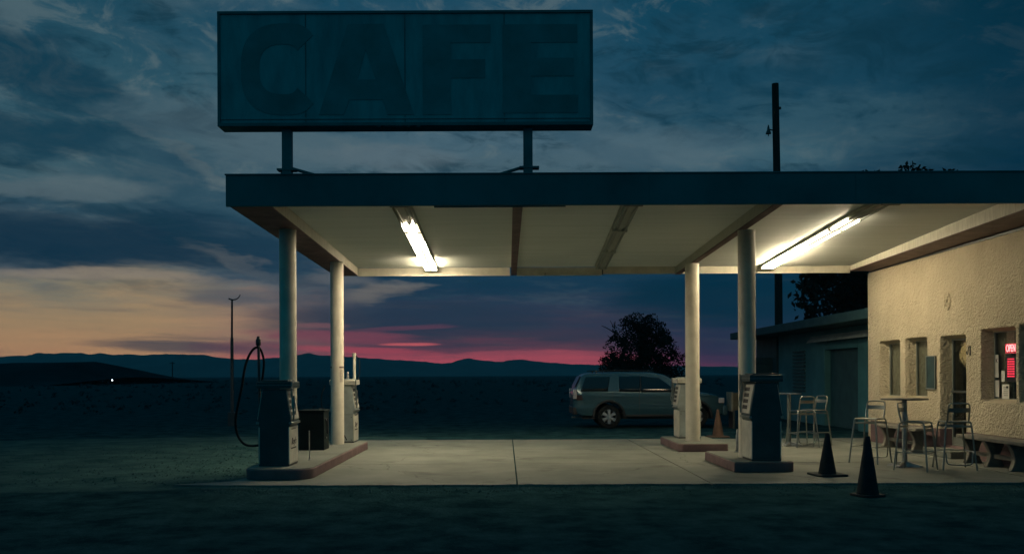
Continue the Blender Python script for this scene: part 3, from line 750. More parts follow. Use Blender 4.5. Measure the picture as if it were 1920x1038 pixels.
# menu board, number bracket, oval plaque
mbd=thing('menu_board','dark rectangular notice board on the stucco between window and door','notice board',(WX-.02,wy(1747.5),1.62))
yy0,yy1=wy(1756)-wy(1747.5),wy(1739.5)-wy(1747.5)
MB().box(-.012,.02,yy0,yy1,-.33,.33).build('panel',PUMPK,mbd,.004)
MB().box(-.02,-.008,yy0-.01,yy0+.012,-.34,.34).box(-.02,-.008,yy1-.012,yy1+.01,-.34,.34).box(-.02,-.008,yy0+.012,yy1-.012,.318,.34).box(-.02,-.008,yy0+.012,yy1-.012,-.34,-.318).build('frame',FRAM,mbd,.002)
pl=thing('oval_plaque','oval cream relief plaque high on the stucco wall','plaque',(WX-.012,17.72,3.0))
def ell(ry,rz_,r,name,m):
    return MB().tube([(0,ry*math.cos(R(a)),rz_*math.sin(R(a))) for a in range(0,361,12)],r,8,cap=False).build(name,m,pl)
ell(.115,.165,.014,'rim',STUC)
MB().lathe([(.002,-.004),(1,-.004),(1,.004),(.002,.004)],(0,0,0),32,Matrix.Diagonal((1,.11,.16,1))@Matrix.Rotation(R(90),4,'Y')).build('plate',STUC,pl)
MB().tube([(-.008,-.05,-.1),(-.014,-.01,-.04),(-.014,.03,.02),(-.012,.0,.09)],.016,6,2).tube([(-.01,.05,-.09),(-.014,.02,-.03),(-.012,-.03,.03)],.014,6,2).tube([(-.01,-.02,.04),(-.012,.03,.10)],.018,6).build('relief',STUC,pl)
nb=thing('wall_hook','small dark curved hook beside the cafe door','hook',(WX-.01,wy(1819),2.01))
MB().tube([(0,-.02,.09),(-.03,-.022,.085),(-.035,-.02,.0),(-.03,0,-.06),(-.03,.045,-.05),(-.03,.05,.0)],.008,6,2).box(-.005,.01,-.035,-.005,-.08,.10).build('hook_body',METD,nb)
# open sign in the big window, led board, papers
o=OP[3]
yo=(wy(1882)+wy(1901))/2*1.0
yo=8.80*F/(1889-948)
os_=thing('open_sign','glowing red OPEN sign hung in the big window','sign',(GX-.012,yo,2.03))
MO=Matrix.Rotation(R(-90),4,'Z') @ Matrix.Rotation(R(90),4,'X')
tm=text_mesh('letters','OPEN',.185,RED,MO@Matrix.Scale(.62,4,(1,0,0)),os_,.004,bold=.001)
MB().box(.012,.03,-.165,.165,-.085,.085).build('backing',PANEL,os_,.004)
MB().tube([(0,-.16,-.08),(0,.16,-.08),(0,.165,.08),(0,-.165,.08),(0,-.16,-.08)],.004,6).build('neon_border',LEDR,os_)
lb=thing('hours_board','black opening hours board with rows of red figures under the open sign','sign',(GX-.012,yo-.01,1.69))
MB().box(.0,.02,-.16,.16,-.24,.20).build('backing',PANEL,lb,.004)
b=MB()
for r_ in range(8):
    z=.155-.043*r_
    if r_==0: b.box(-.006,-.002,-.10,.10,z-.010,z+.010); continue
    for (a0,a1) in ((.105,.035),(.02,-.03),(-.045,-.115)):
        n=3
        for k in range(n):
            ya=a0+(a1-a0)*k/n; b.box(-.006,-.002,ya-(abs(a1-a0)/n)*.8,ya,z-.013,z+.013)
b.build('figures',LEDR,lb)
pp=MB().box(GX-.004,GX,8.86*F/(1871.5-948),8.86*F/(1865.5-948),1.52,1.93); pk=tag(pp.build('paper_notice',WHITE),'tall white notice with a letter K at the big window edge','notice')
text_mesh('letter_k','K',.11,INK,Matrix.Translation((GX-.006,8.86*F/(1868.5-948),1.82))@MO,pk,.001)
tag(MB().box(GX-.004,GX,8.86*F/(1872.5-948),8.86*F/(1865.5-948),1.17,1.47).build('paper_notice',WHITE),'narrow white sheet low at the left edge of the big window','notice')
pz=tag(MB().box(GX-.004,GX,8.86*F/(1891.5-948),8.86*F/(1878-948),1.15,1.40).build('paper_notice',WHITE),'square white flyer at the bottom of the big window','notice')
b=MB()
yc=8.86*F/(1884.7-948)
for k in range(5): b.box(GX-.0065,GX-.0045,yc-.08,yc+random.uniform(.02,.08),1.20+.035*k,1.208+.035*k)
b.box(GX-.0065,GX-.0045,yc-.09,yc-.02,1.33,1.37); b.build('print',INK,pz)
tag(MB().box(GX-.004,GX,8.86*F/(1883-948),8.86*F/(1877-948),1.45,1.64).build('paper_notice',WHITE),'small white leaflet in the middle of the big window','notice')
# plates / jars on the window shelf inside
sh=thing('display_shelf','inside shelf with small wares behind the big window','shelf',(GX+.2,15.6,1.1))
MB().box(-.05,.15,-.5,.3,.28,.30).box(-.05,.15,-.5,.3,.05,.07).build('board',FRAM,sh)
b=MB()
for k in range(7):
    b.lathe([(.02,0),(.03,.02),(.03,.10),(.015,.12),(.015,.14)],(.02+random.random()*.05,-.45+.09*k,.071),10)
b.build('jars',WHITE,sh)

# benches along the wall
def bench(y0,y1,legs,label):
    t=thing('stone_bench',label,'bench',(8.34,(y0+y1)/2,.001),0,'cast stone benches along the cafe wall'); c=(y0+y1)/2
    MB().prism(rounded(-.2,.2,y0-c,y1-c,.07,4),.44,.505,lambda u,v,a:(u,v,a)).build('seat',STONE,t,bevel=.012)
    for ly in legs:
        pr=[]
        for k in range(15):
            z=.44*k/14; q=abs(z-.2)/.24; w=.085+.095*min(1,q)**1.5; pr.append((w,z))
        poly=[(w,z) for w,z in pr]+[(-w,z) for w,z in reversed(pr)]
        MB().prism(poly,ly-c-.055,ly-c+.055,lambda u,v,a:(u,a,v)).build('leg',STONE,t,bevel=.012)
    MB().box(-.03,.03,legs[0]-c+.05,legs[-1]-c-.05,.15,.22).build('stretcher',STONE,t,bevel=.005)
bench(14.2,16.45,[14.75,15.5,16.2],'stone bench under the big window to the right of the door')
bench(18.05,20.1,[18.35,19.75],'stone bench under the two narrow windows behind the front table')

# ------------------------------------------------------------------ garage wing behind
gb=thing('garage_building','dark flat roofed garage wing behind the forecourt with a deep door opening','building',(10.06,28,0))
def gp(mb,name,m,bev=0.,sm=True):
    o=mb.build(name,m,gb,bev,sm); o.location=(-10.06,-28,0); return o
gw=MB()
gw.box(10.06,10.3,21.9,25.9,-.03,3.2).box(10.06,10.3,28.6,33.4,-.03,3.2).box(10.06,10.3,25.9,28.6,2.35,3.2).box(10.3,18,33.2,33.4,-.03,3.2)
gp(gw,'wall',GARW,.01)
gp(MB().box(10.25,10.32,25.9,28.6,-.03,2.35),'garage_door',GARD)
b=MB()
for k in range(12): b.box(10.0,10.055,30.4,31.6,1.0+.12*k,1.06+.12*k)
gp(b,'louvre_vent',GARR)
gp(MB().box(9.02,18,21.9,36.4,2.98,3.24),'roof',GARR,.02)
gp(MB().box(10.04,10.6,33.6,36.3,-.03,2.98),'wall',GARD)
gp(MB().hexa([(9.75,22,2.60),(9.78,22,2.60),(9.78,29.4,2.60),(9.75,29.4,2.60)],[(9.90,22,2.80),(9.93,22,2.80),(9.93,29.4,2.80),(9.90,29.4,2.80)]).box(9.93,10.06,22,29.4,2.77,2.80),'awning',TIN)
gp(MB().tube([(9.3,36.0,-.03),(9.3,36.0,2.98)],.05,8),'roof_post',GARR)
ub=thing('utility_box','low pale edged storage box in the shade beyond the near right pump','box',(6.95,27.6,-.03))
MB().box(-.1,.62,-.3,.3,.55,1.07).build('box_body',mat('worn_brown_panel',(.12,.10,.06),.8,var=.3),ub,.01)
MB().box(-.16,-.1,-.3,.3,.52,1.09).build('end_board',mat('worn_pale_board',(.28,.26,.2),.8,var=.3),ub,.004)
MB().box(-.1,-.04,-.28,.28,0,.55).box(.54,.6,-.28,.28,0,.55).build('stand',METD,ub)
wt2=thing('water_tank','dark square tank standing at the far end of the garage','tank',(9.9,34.6,-.03))
MB().box(-.5,.45,-.5,.5,0,2.25).build('tank_body',GARD,wt2,.03); MB().box(-.52,.47,-.52,.52,2.0,2.04).build('band',GARR,wt2,.01)

# ------------------------------------------------------------------ utility pole + bell lamp
up=thing('utility_pole','tall thick wooden utility pole behind the canopy, rising above it','utility pole',(11.75,39,-.03))
MB().tube([(.02,0,0),(0,0,7),(-.10,0,14.1)],.175,14,0,.145).build('pole',WOODP,up)
b=MB().tube([(-.2,0,12.1),(-.35,0,12.13)],.03,6).lathe([(.12,0),(.10,.07),(.07,.14),(.05,.2),(.05,.26),(.02,.38)],(-.40,0,11.95),12).tube([(-.40,0,11.95),(-.40,0,11.85)],.02,6)
b.build('bell_insulator',METD,up)
MB().box(.04,.14,-.05,.05,13.0,13.1).build('bolt',METD,up)

# street mast at left
sm=thing('yard_mast','slender dark mast with a small curved arm on top, left of the pumps','mast',(-9.05,30,-.03))
MB().tube([(0,0,0),(0,0,2.2),(0,0,2.9)],.055,10,0,.05).tube([(0,0,2.9),(.01,0,4.18)],.036,10,0,.03).build('pole',METD,sm)
MB().tube([(-.10,0,4.20),(.0,0,4.16),(.14,0,4.17),(.24,0,4.24),(.28,0,4.34)],.026,8,2,.012).build('curved_arm',METD,sm)
MB().box(-.12,.12,-.12,.12,0,.45).build('base_box',METD,sm,.01)

# ------------------------------------------------------------------ SUV
def suv(loc):
    t=thing('parked_suv','silver sport utility vehicle parked side on behind the forecourt','car',loc)
    Lx=4.62
    # body stations: x -> (zbottom, zbelt, ztop) with side half width function
    def ztop(x):
        P=[(0,1.06),(.04,1.16),(.09,1.26),(.27,1.62),(.40,1.67),(1.4,1.71),(2.4,1.70),(2.8,1.63),(3.12,1.43),(3.42,1.16),(3.5,1.12),(4.0,1.07),(4.4,1.0),(4.56,.86),(4.62,.72)]
        for a,b in zip(P[:-1],P[1:]):
            if a[0]<=x<=b[0]: return a[1]+(b[1]-a[1])*(x-a[0])/(b[0]-a[0])
        return P[-1][1]
    def zbot(x):
        z=.40
        if x<.2: z=.46
        if x>4.4: z=.42
        for c in (1.08,3.72):
            d=abs(x-c)
            if d<.46: z=max(z,.36+math.sqrt(.46**2-d*d))
        return z
    def hw(x,z):
        w=.92
        if z>1.10: w-= (z-1.10)*.30
        if z<.6: w-= (.6-z)*.12
        if x<.35: w-= .10*(1-x/.35)**2
        if x>4.0: w-= .18*((x-4.0)/.62)**2
        cr=.012*math.exp(-((z-.98)/.02)**2)-.010*math.exp(-((z-.72)/.02)**2)
        return w+cr
    xs_=[0,.03,.08,.15,.25,.36,.45,.55]+[.6+.04*k for k in range(25)]+[1.65,1.8,2.0,2.2,2.4,2.6,2.75,2.9,3.0,3.1,3.2]+[3.24+.04*k for k in range(25)]+[4.25,4.35,4.45,4.52,4.57,4.62]
    rows=22; vs=[];fs=[]
    prof_n=None
    for x in xs_:
        zb,zt=zbot(x),ztop(x); ring=[]
        for k in range(rows+1):
            z=zb+(zt-.07-zb)*k/rows; ring.append((hw(x,z),z))
        wt=hw(x,zt-.07)
        for (dw,dz) in ((.012,.045),(.05,.066),(.14,.07)):
            ring.append((wt-dw,zt-.07+dz))
        full=[(x,-w,z) for w,z in ring]+[(x,0,zt+.012)]+[(x,w,z) for w,z in reversed(ring)]
        prof_n=len(full); vs+=full
    for i in range(len(xs_)-1):
        for k in range(prof_n-1): fs.append((i*prof_n+k,i*prof_n+k+1,(i+1)*prof_n+k+1,(i+1)*prof_n+k))
        fs.append((i*prof_n+prof_n-1,i*prof_n,(i+1)*prof_n,(i+1)*prof_n+prof_n-1))
    fs.append(tuple(range(prof_n-1,-1,-1))); fs.append(tuple(range((len(xs_)-1)*prof_n,len(xs_)*prof_n)))
    body=MB().add(vs,fs).build('body',SILV,t)
    # windows follow the side surface
    def patch(poly_top,poly_bot,name,m,off=.006,n=14,rows_=5,sides=(-1,1)):
        # poly_top / poly_bot: (x,z) start/end lines
        for s in sides:
            vv=[];ff=[]
            for i in range(n+1):
                a=i/n
                tx=poly_top[0][0]+(poly_top[1][0]-poly_top[0][0])*a; tz=poly_top[0][1]+(poly_top[1][1]-poly_top[0][1])*a
                bx=poly_bot[0][0]+(poly_bot[1][0]-poly_bot[0][0])*a; bz=poly_bot[0][1]+(poly_bot[1][1]-poly_bot[0][1])*a
                for j in range(rows_+1):
                    q=j/rows_; x=bx+(tx-bx)*q; z=bz+(tz-bz)*q
                    vv.append((x,s*(hw(x,z)+off),z))
            for i in range(n):
                for j in range(rows_):
                    a=i*(rows_+1)+j; ff.append((a,a+1,a+rows_+2,a+rows_+1))
            o=MB().add(vv,ff).build(name,m,t)
            md=o.modifiers.new('s','SOLIDIFY'); md.thickness=.004
    patch(((.38,1.565),(1.12,1.575)),((.22,1.13),(1.04,1.13)),'window',GLASSD)
    patch(((1.40,1.585),(2.03,1.59)),((1.38,1.12),(2.03,1.10)),'window',GLASSD)
    patch(((2.07,1.59),(2.62,1.53)),((2.07,1.10),(3.18,1.09)),'window',GLASSD)
    patch(((2.03,1.59),(2.07,1.59)),((2.03,1.10),(2.07,1.10)),'door_pillar',TRIM,n=2)
    # windscreen / hood seams / rear window
    MB().hexa([(3.36,-.7,1.195),(3.36,.7,1.195),(2.80,.62,1.60),(2.80,-.62,1.60)],[(3.375,-.7,1.21),(3.375,.7,1.21),(2.815,.62,1.615),(2.815,-.62,1.615)]).build('windscreen',GLASSD,t)
    MB().hexa([(.08,-.66,1.26),(.08,.66,1.26),(.24,.6,1.58),(.24,-.6,1.58)],[(.055,-.66,1.27),(.055,.66,1.27),(.215,.6,1.59),(.215,-.6,1.59)]).build('rear_window',GLASSD,t)
    for s in (-1,1):
        MB().box(-.01,.10,s*.84-.07,s*.84+.07,.90,1.20).build('tail_lamp',LAMP,t,.02)
        MB().box(.10,.32,s*.885-.03,s*.885+.035,.86,1.02).build('side_lamp',mat('lamp_dark',(.03,.01,.01),.3),t,.01)
        MB().box(4.42,4.60,s*.72-.12,s*.72+.1,.76,.92).build('headlight',LAMP,t,.02)
        MB().tube([(.55,s*.60,1.75),(1.5,s*.60,1.765),(2.45,s*.60,1.745)],.014,8).box(.7,.74,s*.6-.02,s*.6+.02,1.68,1.75).box(2.3,2.34,s*.6-.02,s*.6+.02,1.66,1.74).build('roof_rail',TRIM,t)
        # side moulding and sill
        MB().box(1.62,3.2,s*.915-.012,s*.915+.014,.66,.73).build('side_moulding',SILV,t,.006)
        MB().box(1.6,3.22,s*.86-.04,s*.86+.05,.36,.43).build('running_board',TRIM,t,.01)
        for hx in (1.42,2.42): MB().box(hx+.06,hx+.24,s*.93-.012,s*.93+.014,.985,1.015).build('door_handle',SILV,t,.006)
        MB().box(3.0,3.14,s*1.0-.08,s*1.0+.08,1.10,1.24).build('mirror',TRIM,t,.02)
        for c in (1.08,3.72):
            # dark arch flare
            pts_=[(c+.475*math.cos(R(a)),s*.915,.36+.475*math.sin(R(a))) for a in range(0,181,10)]
            MB().tube(pts_,.035,8).build('arch_flare',TRIM,t)
            w=MB().lathe([(.22,-.11),(.33,-.11),(.355,-.08),(.36,-.03),(.36,.06),(.345,.10),(.22,.11),(.22,-.11)],(0,0,0),36,Matrix.Translation((c,s*.80,.36))@Matrix.Rotation(R(90),4,'X')).build('wheel',RUB,t)
            rm=MB().lathe([(.215,-.10),(.225,-.10),(.225,.10),(.215,.10),(.20,.02),(.215,-.10)],(0,0,0),36,Matrix.Translation((c,s*.80,.36))@Matrix.Rotation(R(90),4,'X'))
            for k in range(6):
                a=R(60*k+30); d=Vector((math.cos(a),0,math.sin(a))); n=Vector((-d.z,0,d.x)); p=Vector((c,s*.88,.36))
                q=[p+d*.05-n*.03,p+d*.05+n*.03,p+d*.215+n*.055,p+d*.215-n*.055]
                rm.add(q+[v+Vector((0,s*.02,0)) for v in q],[(0,1,2,3),(7,6,5,4),(0,4,5,1),(1,5,6,2),(2,6,7,3),(3,7,4,0)])
            rm.lathe([(.002,0),(.06,0),(.05,.03),(.002,.03)],(0,0,0),20,Matrix.Translation((c,s*.88,.36))@Matrix.Rotation(R(90) if s<0 else R(-90),4,'X'))
            rm.build('rim',CHR,w)
    MB().box(-.02,.14,-.86,.86,.42,.66).build('bumper',TRIM,t,.03)
    MB().box(4.55,4.72,-.82,.82,.38,.68).build('bumper',SILV,t,.04)
    MB().box(.3,4.3,-.7,.7,.28,.5).build('underbody',TRIM,t)
    # door seams
    b=MB()
    for sx_ in (1.19,2.005,3.16):
        for s in (-1,1): b.box(sx_-.004,sx_+.004,s*.925-.006,s*.925+.004,.50,1.08)
    b.build('door_seam',TRIM,t)
    MB().tube([(.4,-.5,.34),(-.03,-.5,.33)],.03,8).build('exhaust',GALV,t)
    return t
suv((2.06,28.45,-.03))

# ------------------------------------------------------------------ trees
def leaf_cloud(blobs,n,size,seed=1,fill=.55):
    rnd=random.Random(seed); b=MB(); tot=sum(bb[3]*bb[4]*bb[5] for bb in blobs); vs=[];fs=[]
    for bb in blobs:
        cx,cy,cz,rx,ry,rz_=bb; k=int(n*rx*ry*rz_/tot)
        for _ in range(k):
            while True:
                p=Vector((rnd.uniform(-1,1),rnd.uniform(-1,1),rnd.uniform(-1,1)))
                if p.length<=1: break
            if p.length<fill: p=p.normalized()*rnd.uniform(fill,1)
            q=Vector((cx+p.x*rx,cy+p.y*ry,cz+p.z*rz_))
            if noise.noise(q*1.1)+.55*noise.noise(q*3.1) < -.18: continue
            q+=p.normalized()*(.22*noise.noise(q*1.7)*max(rx,rz_))
            s=size*rnd.uniform(.5,1.3)
            a=Vector((rnd.gauss(0,1),rnd.gauss(0,1),rnd.gauss(0,1))).normalized(); c=a.orthogonal().normalized()
            c=(Matrix.Rotation(rnd.random()*6.28,3,a)@c)*s*.5; a=a*s
            i=len(vs); vs+=[q-a*.5,q+c*.6,q+a*.6,q-c*.6]; fs.append((i,i+1,i+2,i+3))
    b.v=vs; b.f=fs; return b
def limbs(b,base,top,n,spread,r,rnd):
    b.tube([base,base.lerp(top,.5)+Vector((rnd.uniform(-.1,.1),0,0)),top],r,10,1,r*.4)
    for k in range(n):
        a=rnd.random()*6.28; q=base.lerp(top,.35+.6*k/n); e=q+Vector((math.cos(a)*spread*rnd.uniform(.6,1),math.sin(a)*spread*rnd.uniform(.6,1),spread*rnd.uniform(.3,.9)))
        b.tube([q,q.lerp(e,.5)+Vector((0,0,.1*spread)),e],r*.4,6,1,r*.1)
def tree(name,label,x,y,blobs,n,size,th,tr,seed,limb=8,spread=1.2,extra=None):
    t=thing(name,label,'tree',(x,y,-.03)); rnd=random.Random(seed)
    tb=MB(); limbs(tb,Vector((0,0,0)),Vector((0,0,th)),limb,spread,tr,rnd)
    if extra:
        for e in extra: tb.tube(e,.045,6,1,.012)
    tb.build('trunk',BARK,t)
    leaf_cloud(blobs,n,size,seed).build('crown',LEAF,t,smooth=False)
    return t
# round tree behind the SUV (y=52 -> 32.7 px per metre)
tree('round_tree','dark bushy tree standing behind the silver sport utility vehicle',7.75,52,
     [(-.25,0,3.0,1.75,1.5,1.4),(-.5,0,3.9,1.2,1.2,1.25),(.45,0,3.9,1.1,1.2,1.2),(1.0,0,3.1,1.2,1.2,1.1),(-1.4,0,2.7,1.0,1,1.15),(-.1,0,1.6,2.3,1.6,1.3),(1.9,0,2.2,.8,.9,.95),(.3,0,4.5,.65,.7,.6),(-1.9,0,1.9,.55,.7,.9),(1.5,0,1.2,1.3,1.2,1.1),(-.75,0,4.4,.55,.6,.6),(1.35,0,3.7,.5,.6,.5)],
     26000,.14,3.6,.2,3,10,1.2,
     extra=[[(-.5,0,2.8),(-1.3,0,3.9),(-1.75,0,4.75)],[(-1.3,0,3.9),(-1.9,0,4.3),(-2.25,0,4.45)],[(-1.5,0,4.3),(-1.45,0,4.7)],[(-1.1,0,3.6),(-1.6,0,3.6),(-1.9,0,3.9)]])
tree('tall_tree','tall dark tree behind the garage, left of the two crowns over the roof',16.6,43,
     [(0,0,7.5,2.3,2.2,3.2),(-.9,0,5.4,1.9,1.8,2.4),(.8,0,9.2,1.5,1.5,2.0),(-1.6,0,6.6,1.0,1,1.5),(-1.0,0,9.3,1.1,1.1,1.5),(1.4,0,5,2.2,2,2.3)],16000,.3,8,.28,5,10,2)
tree('tall_tree','tall dark tree whose bushy crown tops the canopy roof at right',19.9,43,
     [(0,0,8.2,2.6,2.4,3.0),(-.6,0,10.3,1.1,1.2,1.25),(1.3,0,10.2,1.1,1.2,.95),(1.2,0,6,2.6,2.4,2.8)],14000,.3,8.5,.3,8,10,2)
tree('tall_tree','tall dark tree at the far right edge behind the canopy roof',24.6,43,
     [(0,0,8.0,2.8,2.4,3.0),(-.2,0,10.0,1.6,1.4,1.0)],8000,.3,8.5,.3,9,8,2)

# ------------------------------------------------------------------ far scenery
prof=[(-500,672),(-300,668),(-120,670),(0,668),(50,666),(70,661),(110,663),(120,661),(150,661),(170,664),(190,661),(210,665),(235,663),(262,666),(285,664),(310,663),(345,664),(380,664),(410,670),(440,673),(480,673),(510,671),(545,668),(580,661),(600,665),(625,667),(660,668),(700,672),(740,674),(790,677),(830,681),(850,679),(865,673),(878,670),(890,673),(905,676),(940,677),(960,675),(985,673),(1005,677),(1050,681),(1080,682),(1127,684),(1200,684),(1290,686),(1400,687),(1500,685),(1650,688),(1900,686),(2200,684),(2600,688)]
def ph(px):
    for a,b in zip(prof[:-1],prof[1:]):
        if a[0]<=px<=b[0]:
            return (703-(a[1]+(b[1]-a[1])*(px-a[0])/(b[0]-a[0])+.0044*(px-948)))
    return 20
YM=3000.; vs=[];fs=[]; N_=520; D_=[(-420,0),(-300,.22),(-200,.45),(-120,.68),(-60,.86),(0,1.0),(120,.8),(300,.3),(450,0)]
for i in range(N_+1):
    px=-480+3050*i/N_
    for k,(dy,hf) in enumerate(D_):
        y=YM+dy; x=(px-948)/F*YM
        hh=ph(px)/F*YM*hf
        if 0<hf<1: hh*=1+.22*noise.noise(Vector((x*.012,dy*.01,0)))
        elif hf==1: hh+=2.6*noise.noise(Vector((x*.02,0,0)))+1.6*noise.noise(Vector((x*.07,0,0)))+.8*noise.noise(Vector((x*.2,0,0)))
        if hf<1 and hf>0: hh=min(hh,ph(px)/F*YM*.94)
        vs.append((x,y,hh-.05+1.6*(hf==1)))
nd=len(D_)
for i in range(N_):
    for k in range(nd-1): fs.append((i*nd+k,(i+1)*nd+k,(i+1)*nd+k+1,i*nd+k+1))
struct(MB().add(vs,fs).build('mountains',ROCK))
# low dark rise at left, 210 m off
vs=[];fs=[]; hp=[(-1500,2),(-700,18),(-200,24),(0,26),(20,28),(90,28),(180,29),(190,27),(215,17),(238,4),(262,0)]
def hh(px):
    for a,b in zip(hp[:-1],hp[1:]):
        if a[0]<=px<=b[0]: return a[1]+(b[1]-a[1])*(px-a[0])/(b[0]-a[0])
    return 0
N2=160
for i in range(N2+1):
    px=-1400+1662*i/N2 if i<60 else -1400+1662*60/N2+(1662*(1-60/N2))*(i-60)/(N2-60)
    x=(px-948)/F*210
    for (dy,f) in ((-45,0),(-26,.5),(-9,.9),(0,1),(22,.7),(60,0)):
        vs.append((x,210+dy,(hh(px)/F*210+1.6)*f*(1+.05*noise.noise(Vector((x*.04,dy,0))))-.05))
for i in range(N2):
    for k in range(5): fs.append((i*6+k,(i+1)*6+k,(i+1)*6+k+1,i*6+k+1))
struct(MB().add(vs,fs).build('hill',HILLM))
# desert scrub
rnd=random.Random(11); vs=[];fs=[]
for k in range(1300):
    y=38*(14**rnd.random()); x=rnd.uniform(-.75,.7)*y
    if 4<x<14 and y<60: continue
    if y<45 and -2<x<9: continue
    s=rnd.uniform(.08,.34)*(1 if y<120 else 2.2)
    for j in range(14):
        p=Vector((x+rnd.gauss(0,.45)*s,y+rnd.gauss(0,.45)*s,abs(rnd.gauss(0,.45))*s))
        a=Vector((rnd.gauss(0,1),rnd.gauss(0,1),rnd.gauss(0,1))).normalized()*s*.28; c=a.orthogonal()*.7
        i=len(vs); vs+=[p-a,p+c,p+a,p-c]; fs.append((i,i+1,i+2,i+3))
sc_=MB(); sc_.v=vs; sc_.f=fs; o=sc_.build('desert_scrub',mat('scrub_leaves',(.022,.068,.078),.95,var=.3,spec=0.),smooth=False); o['kind']='stuff'
# far yard lamp and thin far pole
yl=thing('yard_lamp','tiny glowing white lamp far off in the dark desert at left','lamp',(-65.1,150,-.03))
MB().tube([(0,0,0),(0,0,1.0)],.05,6).build('post',METD,yl)
MB().lathe([(.02,-.11),(.08,-.08),(.11,0),(.08,.08),(.02,.11)],(0,0,1.11),14).build('bulb',YARD,yl)
fp=thing('distant_pole','thin far pole with crossbar against the mountains at left','utility pole',(-147,400,-.03))
MB().tube([(0,0,0),(0,0,8.2)],.22,6).build('pole',WOODP,fp); MB().box(-1.2,1.2,-.1,.1,7.4,7.7).build('crossarm',WOODP,fp)

# ------------------------------------------------------------------ haze
hb=MB().box(-4100,4100,-80,4100,-1.2,170).build('haze',bpy.data.materials.new('haze_air'),smooth=False)
hb['kind']='stuff'
hm=hb.data.materials[0]; hm.use_nodes=True; nt=hm.node_tree; nt.nodes.remove(nt.nodes['Principled BSDF'])
pv=nt.nodes.new('ShaderNodeVolumePrincipled'); pv.inputs['Color'].default_value=(.55,.8,.95,1); pv.inputs['Density'].default_value=1.3e-4
pv.inputs['Anisotropy'].default_value=0.
nt.links.new(pv.outputs[0],nt.nodes['Material Output'].inputs['Volume'])
hb.visible_shadow=True

# ------------------------------------------------------------------ sky (world)
w=bpy.data.worlds.new('World'); scene.world=w; w.use_nodes=True
nt=w.node_tree; N=nt.nodes; L=nt.links; bg=N['Background']
tc=N.new('ShaderNodeTexCoord'); sx=N.new('ShaderNodeSeparateXYZ'); L.new(tc.outputs['Generated'],sx.inputs[0])
def math_(op,a,b=None,c=None,clamp=False):
    n=N.new('ShaderNodeMath'); n.operation=op; n.use_clamp=clamp
    for i,v in enumerate((a,b,c)):
        if v is None: continue
        if isinstance(v,(int,float)): n.inputs[i].default_value=v
        else: L.new(v,n.inputs[i])
    return n.outputs[0]
def smooth(v,a,b,lo=0.,hi=1.):
    n=N.new('ShaderNodeMapRange'); n.interpolation_type='SMOOTHSTEP'; L.new(v,n.inputs[0])
    n.inputs[1].default_value=a; n.inputs[2].default_value=b; n.inputs[3].default_value=lo; n.inputs[4].default_value=hi
    return n.outputs[0]
def mix(f,a,b,mode='MIX'):
    n=N.new('ShaderNodeMixRGB'); n.blend_type=mode
    for i,v in enumerate((f,a,b)):
        if isinstance(v,(int,float)): n.inputs[i].default_value=v
        elif isinstance(v,tuple): n.inputs[i].default_value=(*v,1)
        else: L.new(v,n.inputs[i])
    return n.outputs[0]
def comb(x,y,z=0.):
    n=N.new('ShaderNodeCombineXYZ')
    for i,v in enumerate((x,y,z)):
        if isinstance(v,(int,float)): n.inputs[i].default_value=v
        else: L.new(v,n.inputs[i])
    return n.outputs[0]
def nse(vec,scale,det=6,rough=.6,dist=0.):
    n=N.new('ShaderNodeTexNoise'); L.new(vec,n.inputs['Vector']); n.inputs['Scale'].default_value=scale
    n.inputs['Detail'].default_value=det; n.inputs['Roughness'].default_value=rough; n.inputs['Distortion'].default_value=dist
    return n
X_,Y_,Z_=sx.outputs
az=math_('ARCTAN2',X_,Y_)
hyp=math_('SQRT',math_('ADD',math_('MULTIPLY',X_,X_),math_('MULTIPLY',Y_,Y_)))
v0=math_('DIVIDE',Z_,math_('MAXIMUM',hyp,.05))
v0=math_('MAXIMUM',v0,0.)
# cloud-plane coordinates
zp=math_('ADD',math_('MAXIMUM',Z_,0.),.10)
cp=comb(math_('DIVIDE',X_,zp),math_('DIVIDE',Y_,zp),0.)
# warp
wn=nse(cp,.9,5,.6); ws=N.new('ShaderNodeSeparateColor'); L.new(wn.outputs['Color'],ws.inputs[0])
lv=math_('LOGARITHM',math_('ADD',v0,.035),2.718)
sd=comb(math_('MULTIPLY',az,4.6),math_('MULTIPLY',lv,3.3),0.)
wn2=nse(sd,1.25,9,.66,.25); ws2=N.new('ShaderNodeSeparateColor'); L.new(wn2.outputs['Color'],ws2.inputs[0])
azw=math_('ADD',az,math_('MULTIPLY',math_('SUBTRACT',ws.outputs[0],.5),.30))
vscale=math_('MINIMUM',math_('ADD',math_('MULTIPLY',v0,.9),.02),.30)
vw=math_('ADD',v0,math_('MULTIPLY',math_('MULTIPLY',math_('SUBTRACT',ws2.outputs[1],.5),1.0),vscale))
vw=math_('MAXIMUM',vw,0.)
def ramp(v,stops,vmax=.45):
    n=N.new('ShaderNodeValToRGB'); L.new(math_('DIVIDE',v,vmax),n.inputs[0]); cr=n.color_ramp
    while len(cr.elements)<len(stops): cr.elements.new(.5)
    for e,(p,c) in zip(cr.elements,stops): e.position=min(1,p/vmax); e.color=(*lin(c),1)
    return n.outputs[0]
L_=ramp(vw,[(.0,(204,146,106)),(.03,(204,158,112)),(.06,(176,146,108)),(.088,(142,132,110)),(.115,(84,96,104)),(.16,(46,74,90)),(.22,(60,90,102)),(.30,(44,82,98)),(.42,(27,70,90))])
ML_=ramp(vw,[(.0,(196,84,94)),(.018,(176,84,96)),(.034,(150,104,102)),(.055,(172,135,112)),(.08,(120,108,106)),(.11,(60,78,94)),(.16,(52,80,96)),(.22,(74,100,112)),(.30,(56,90,104)),(.42,(26,70,92))])
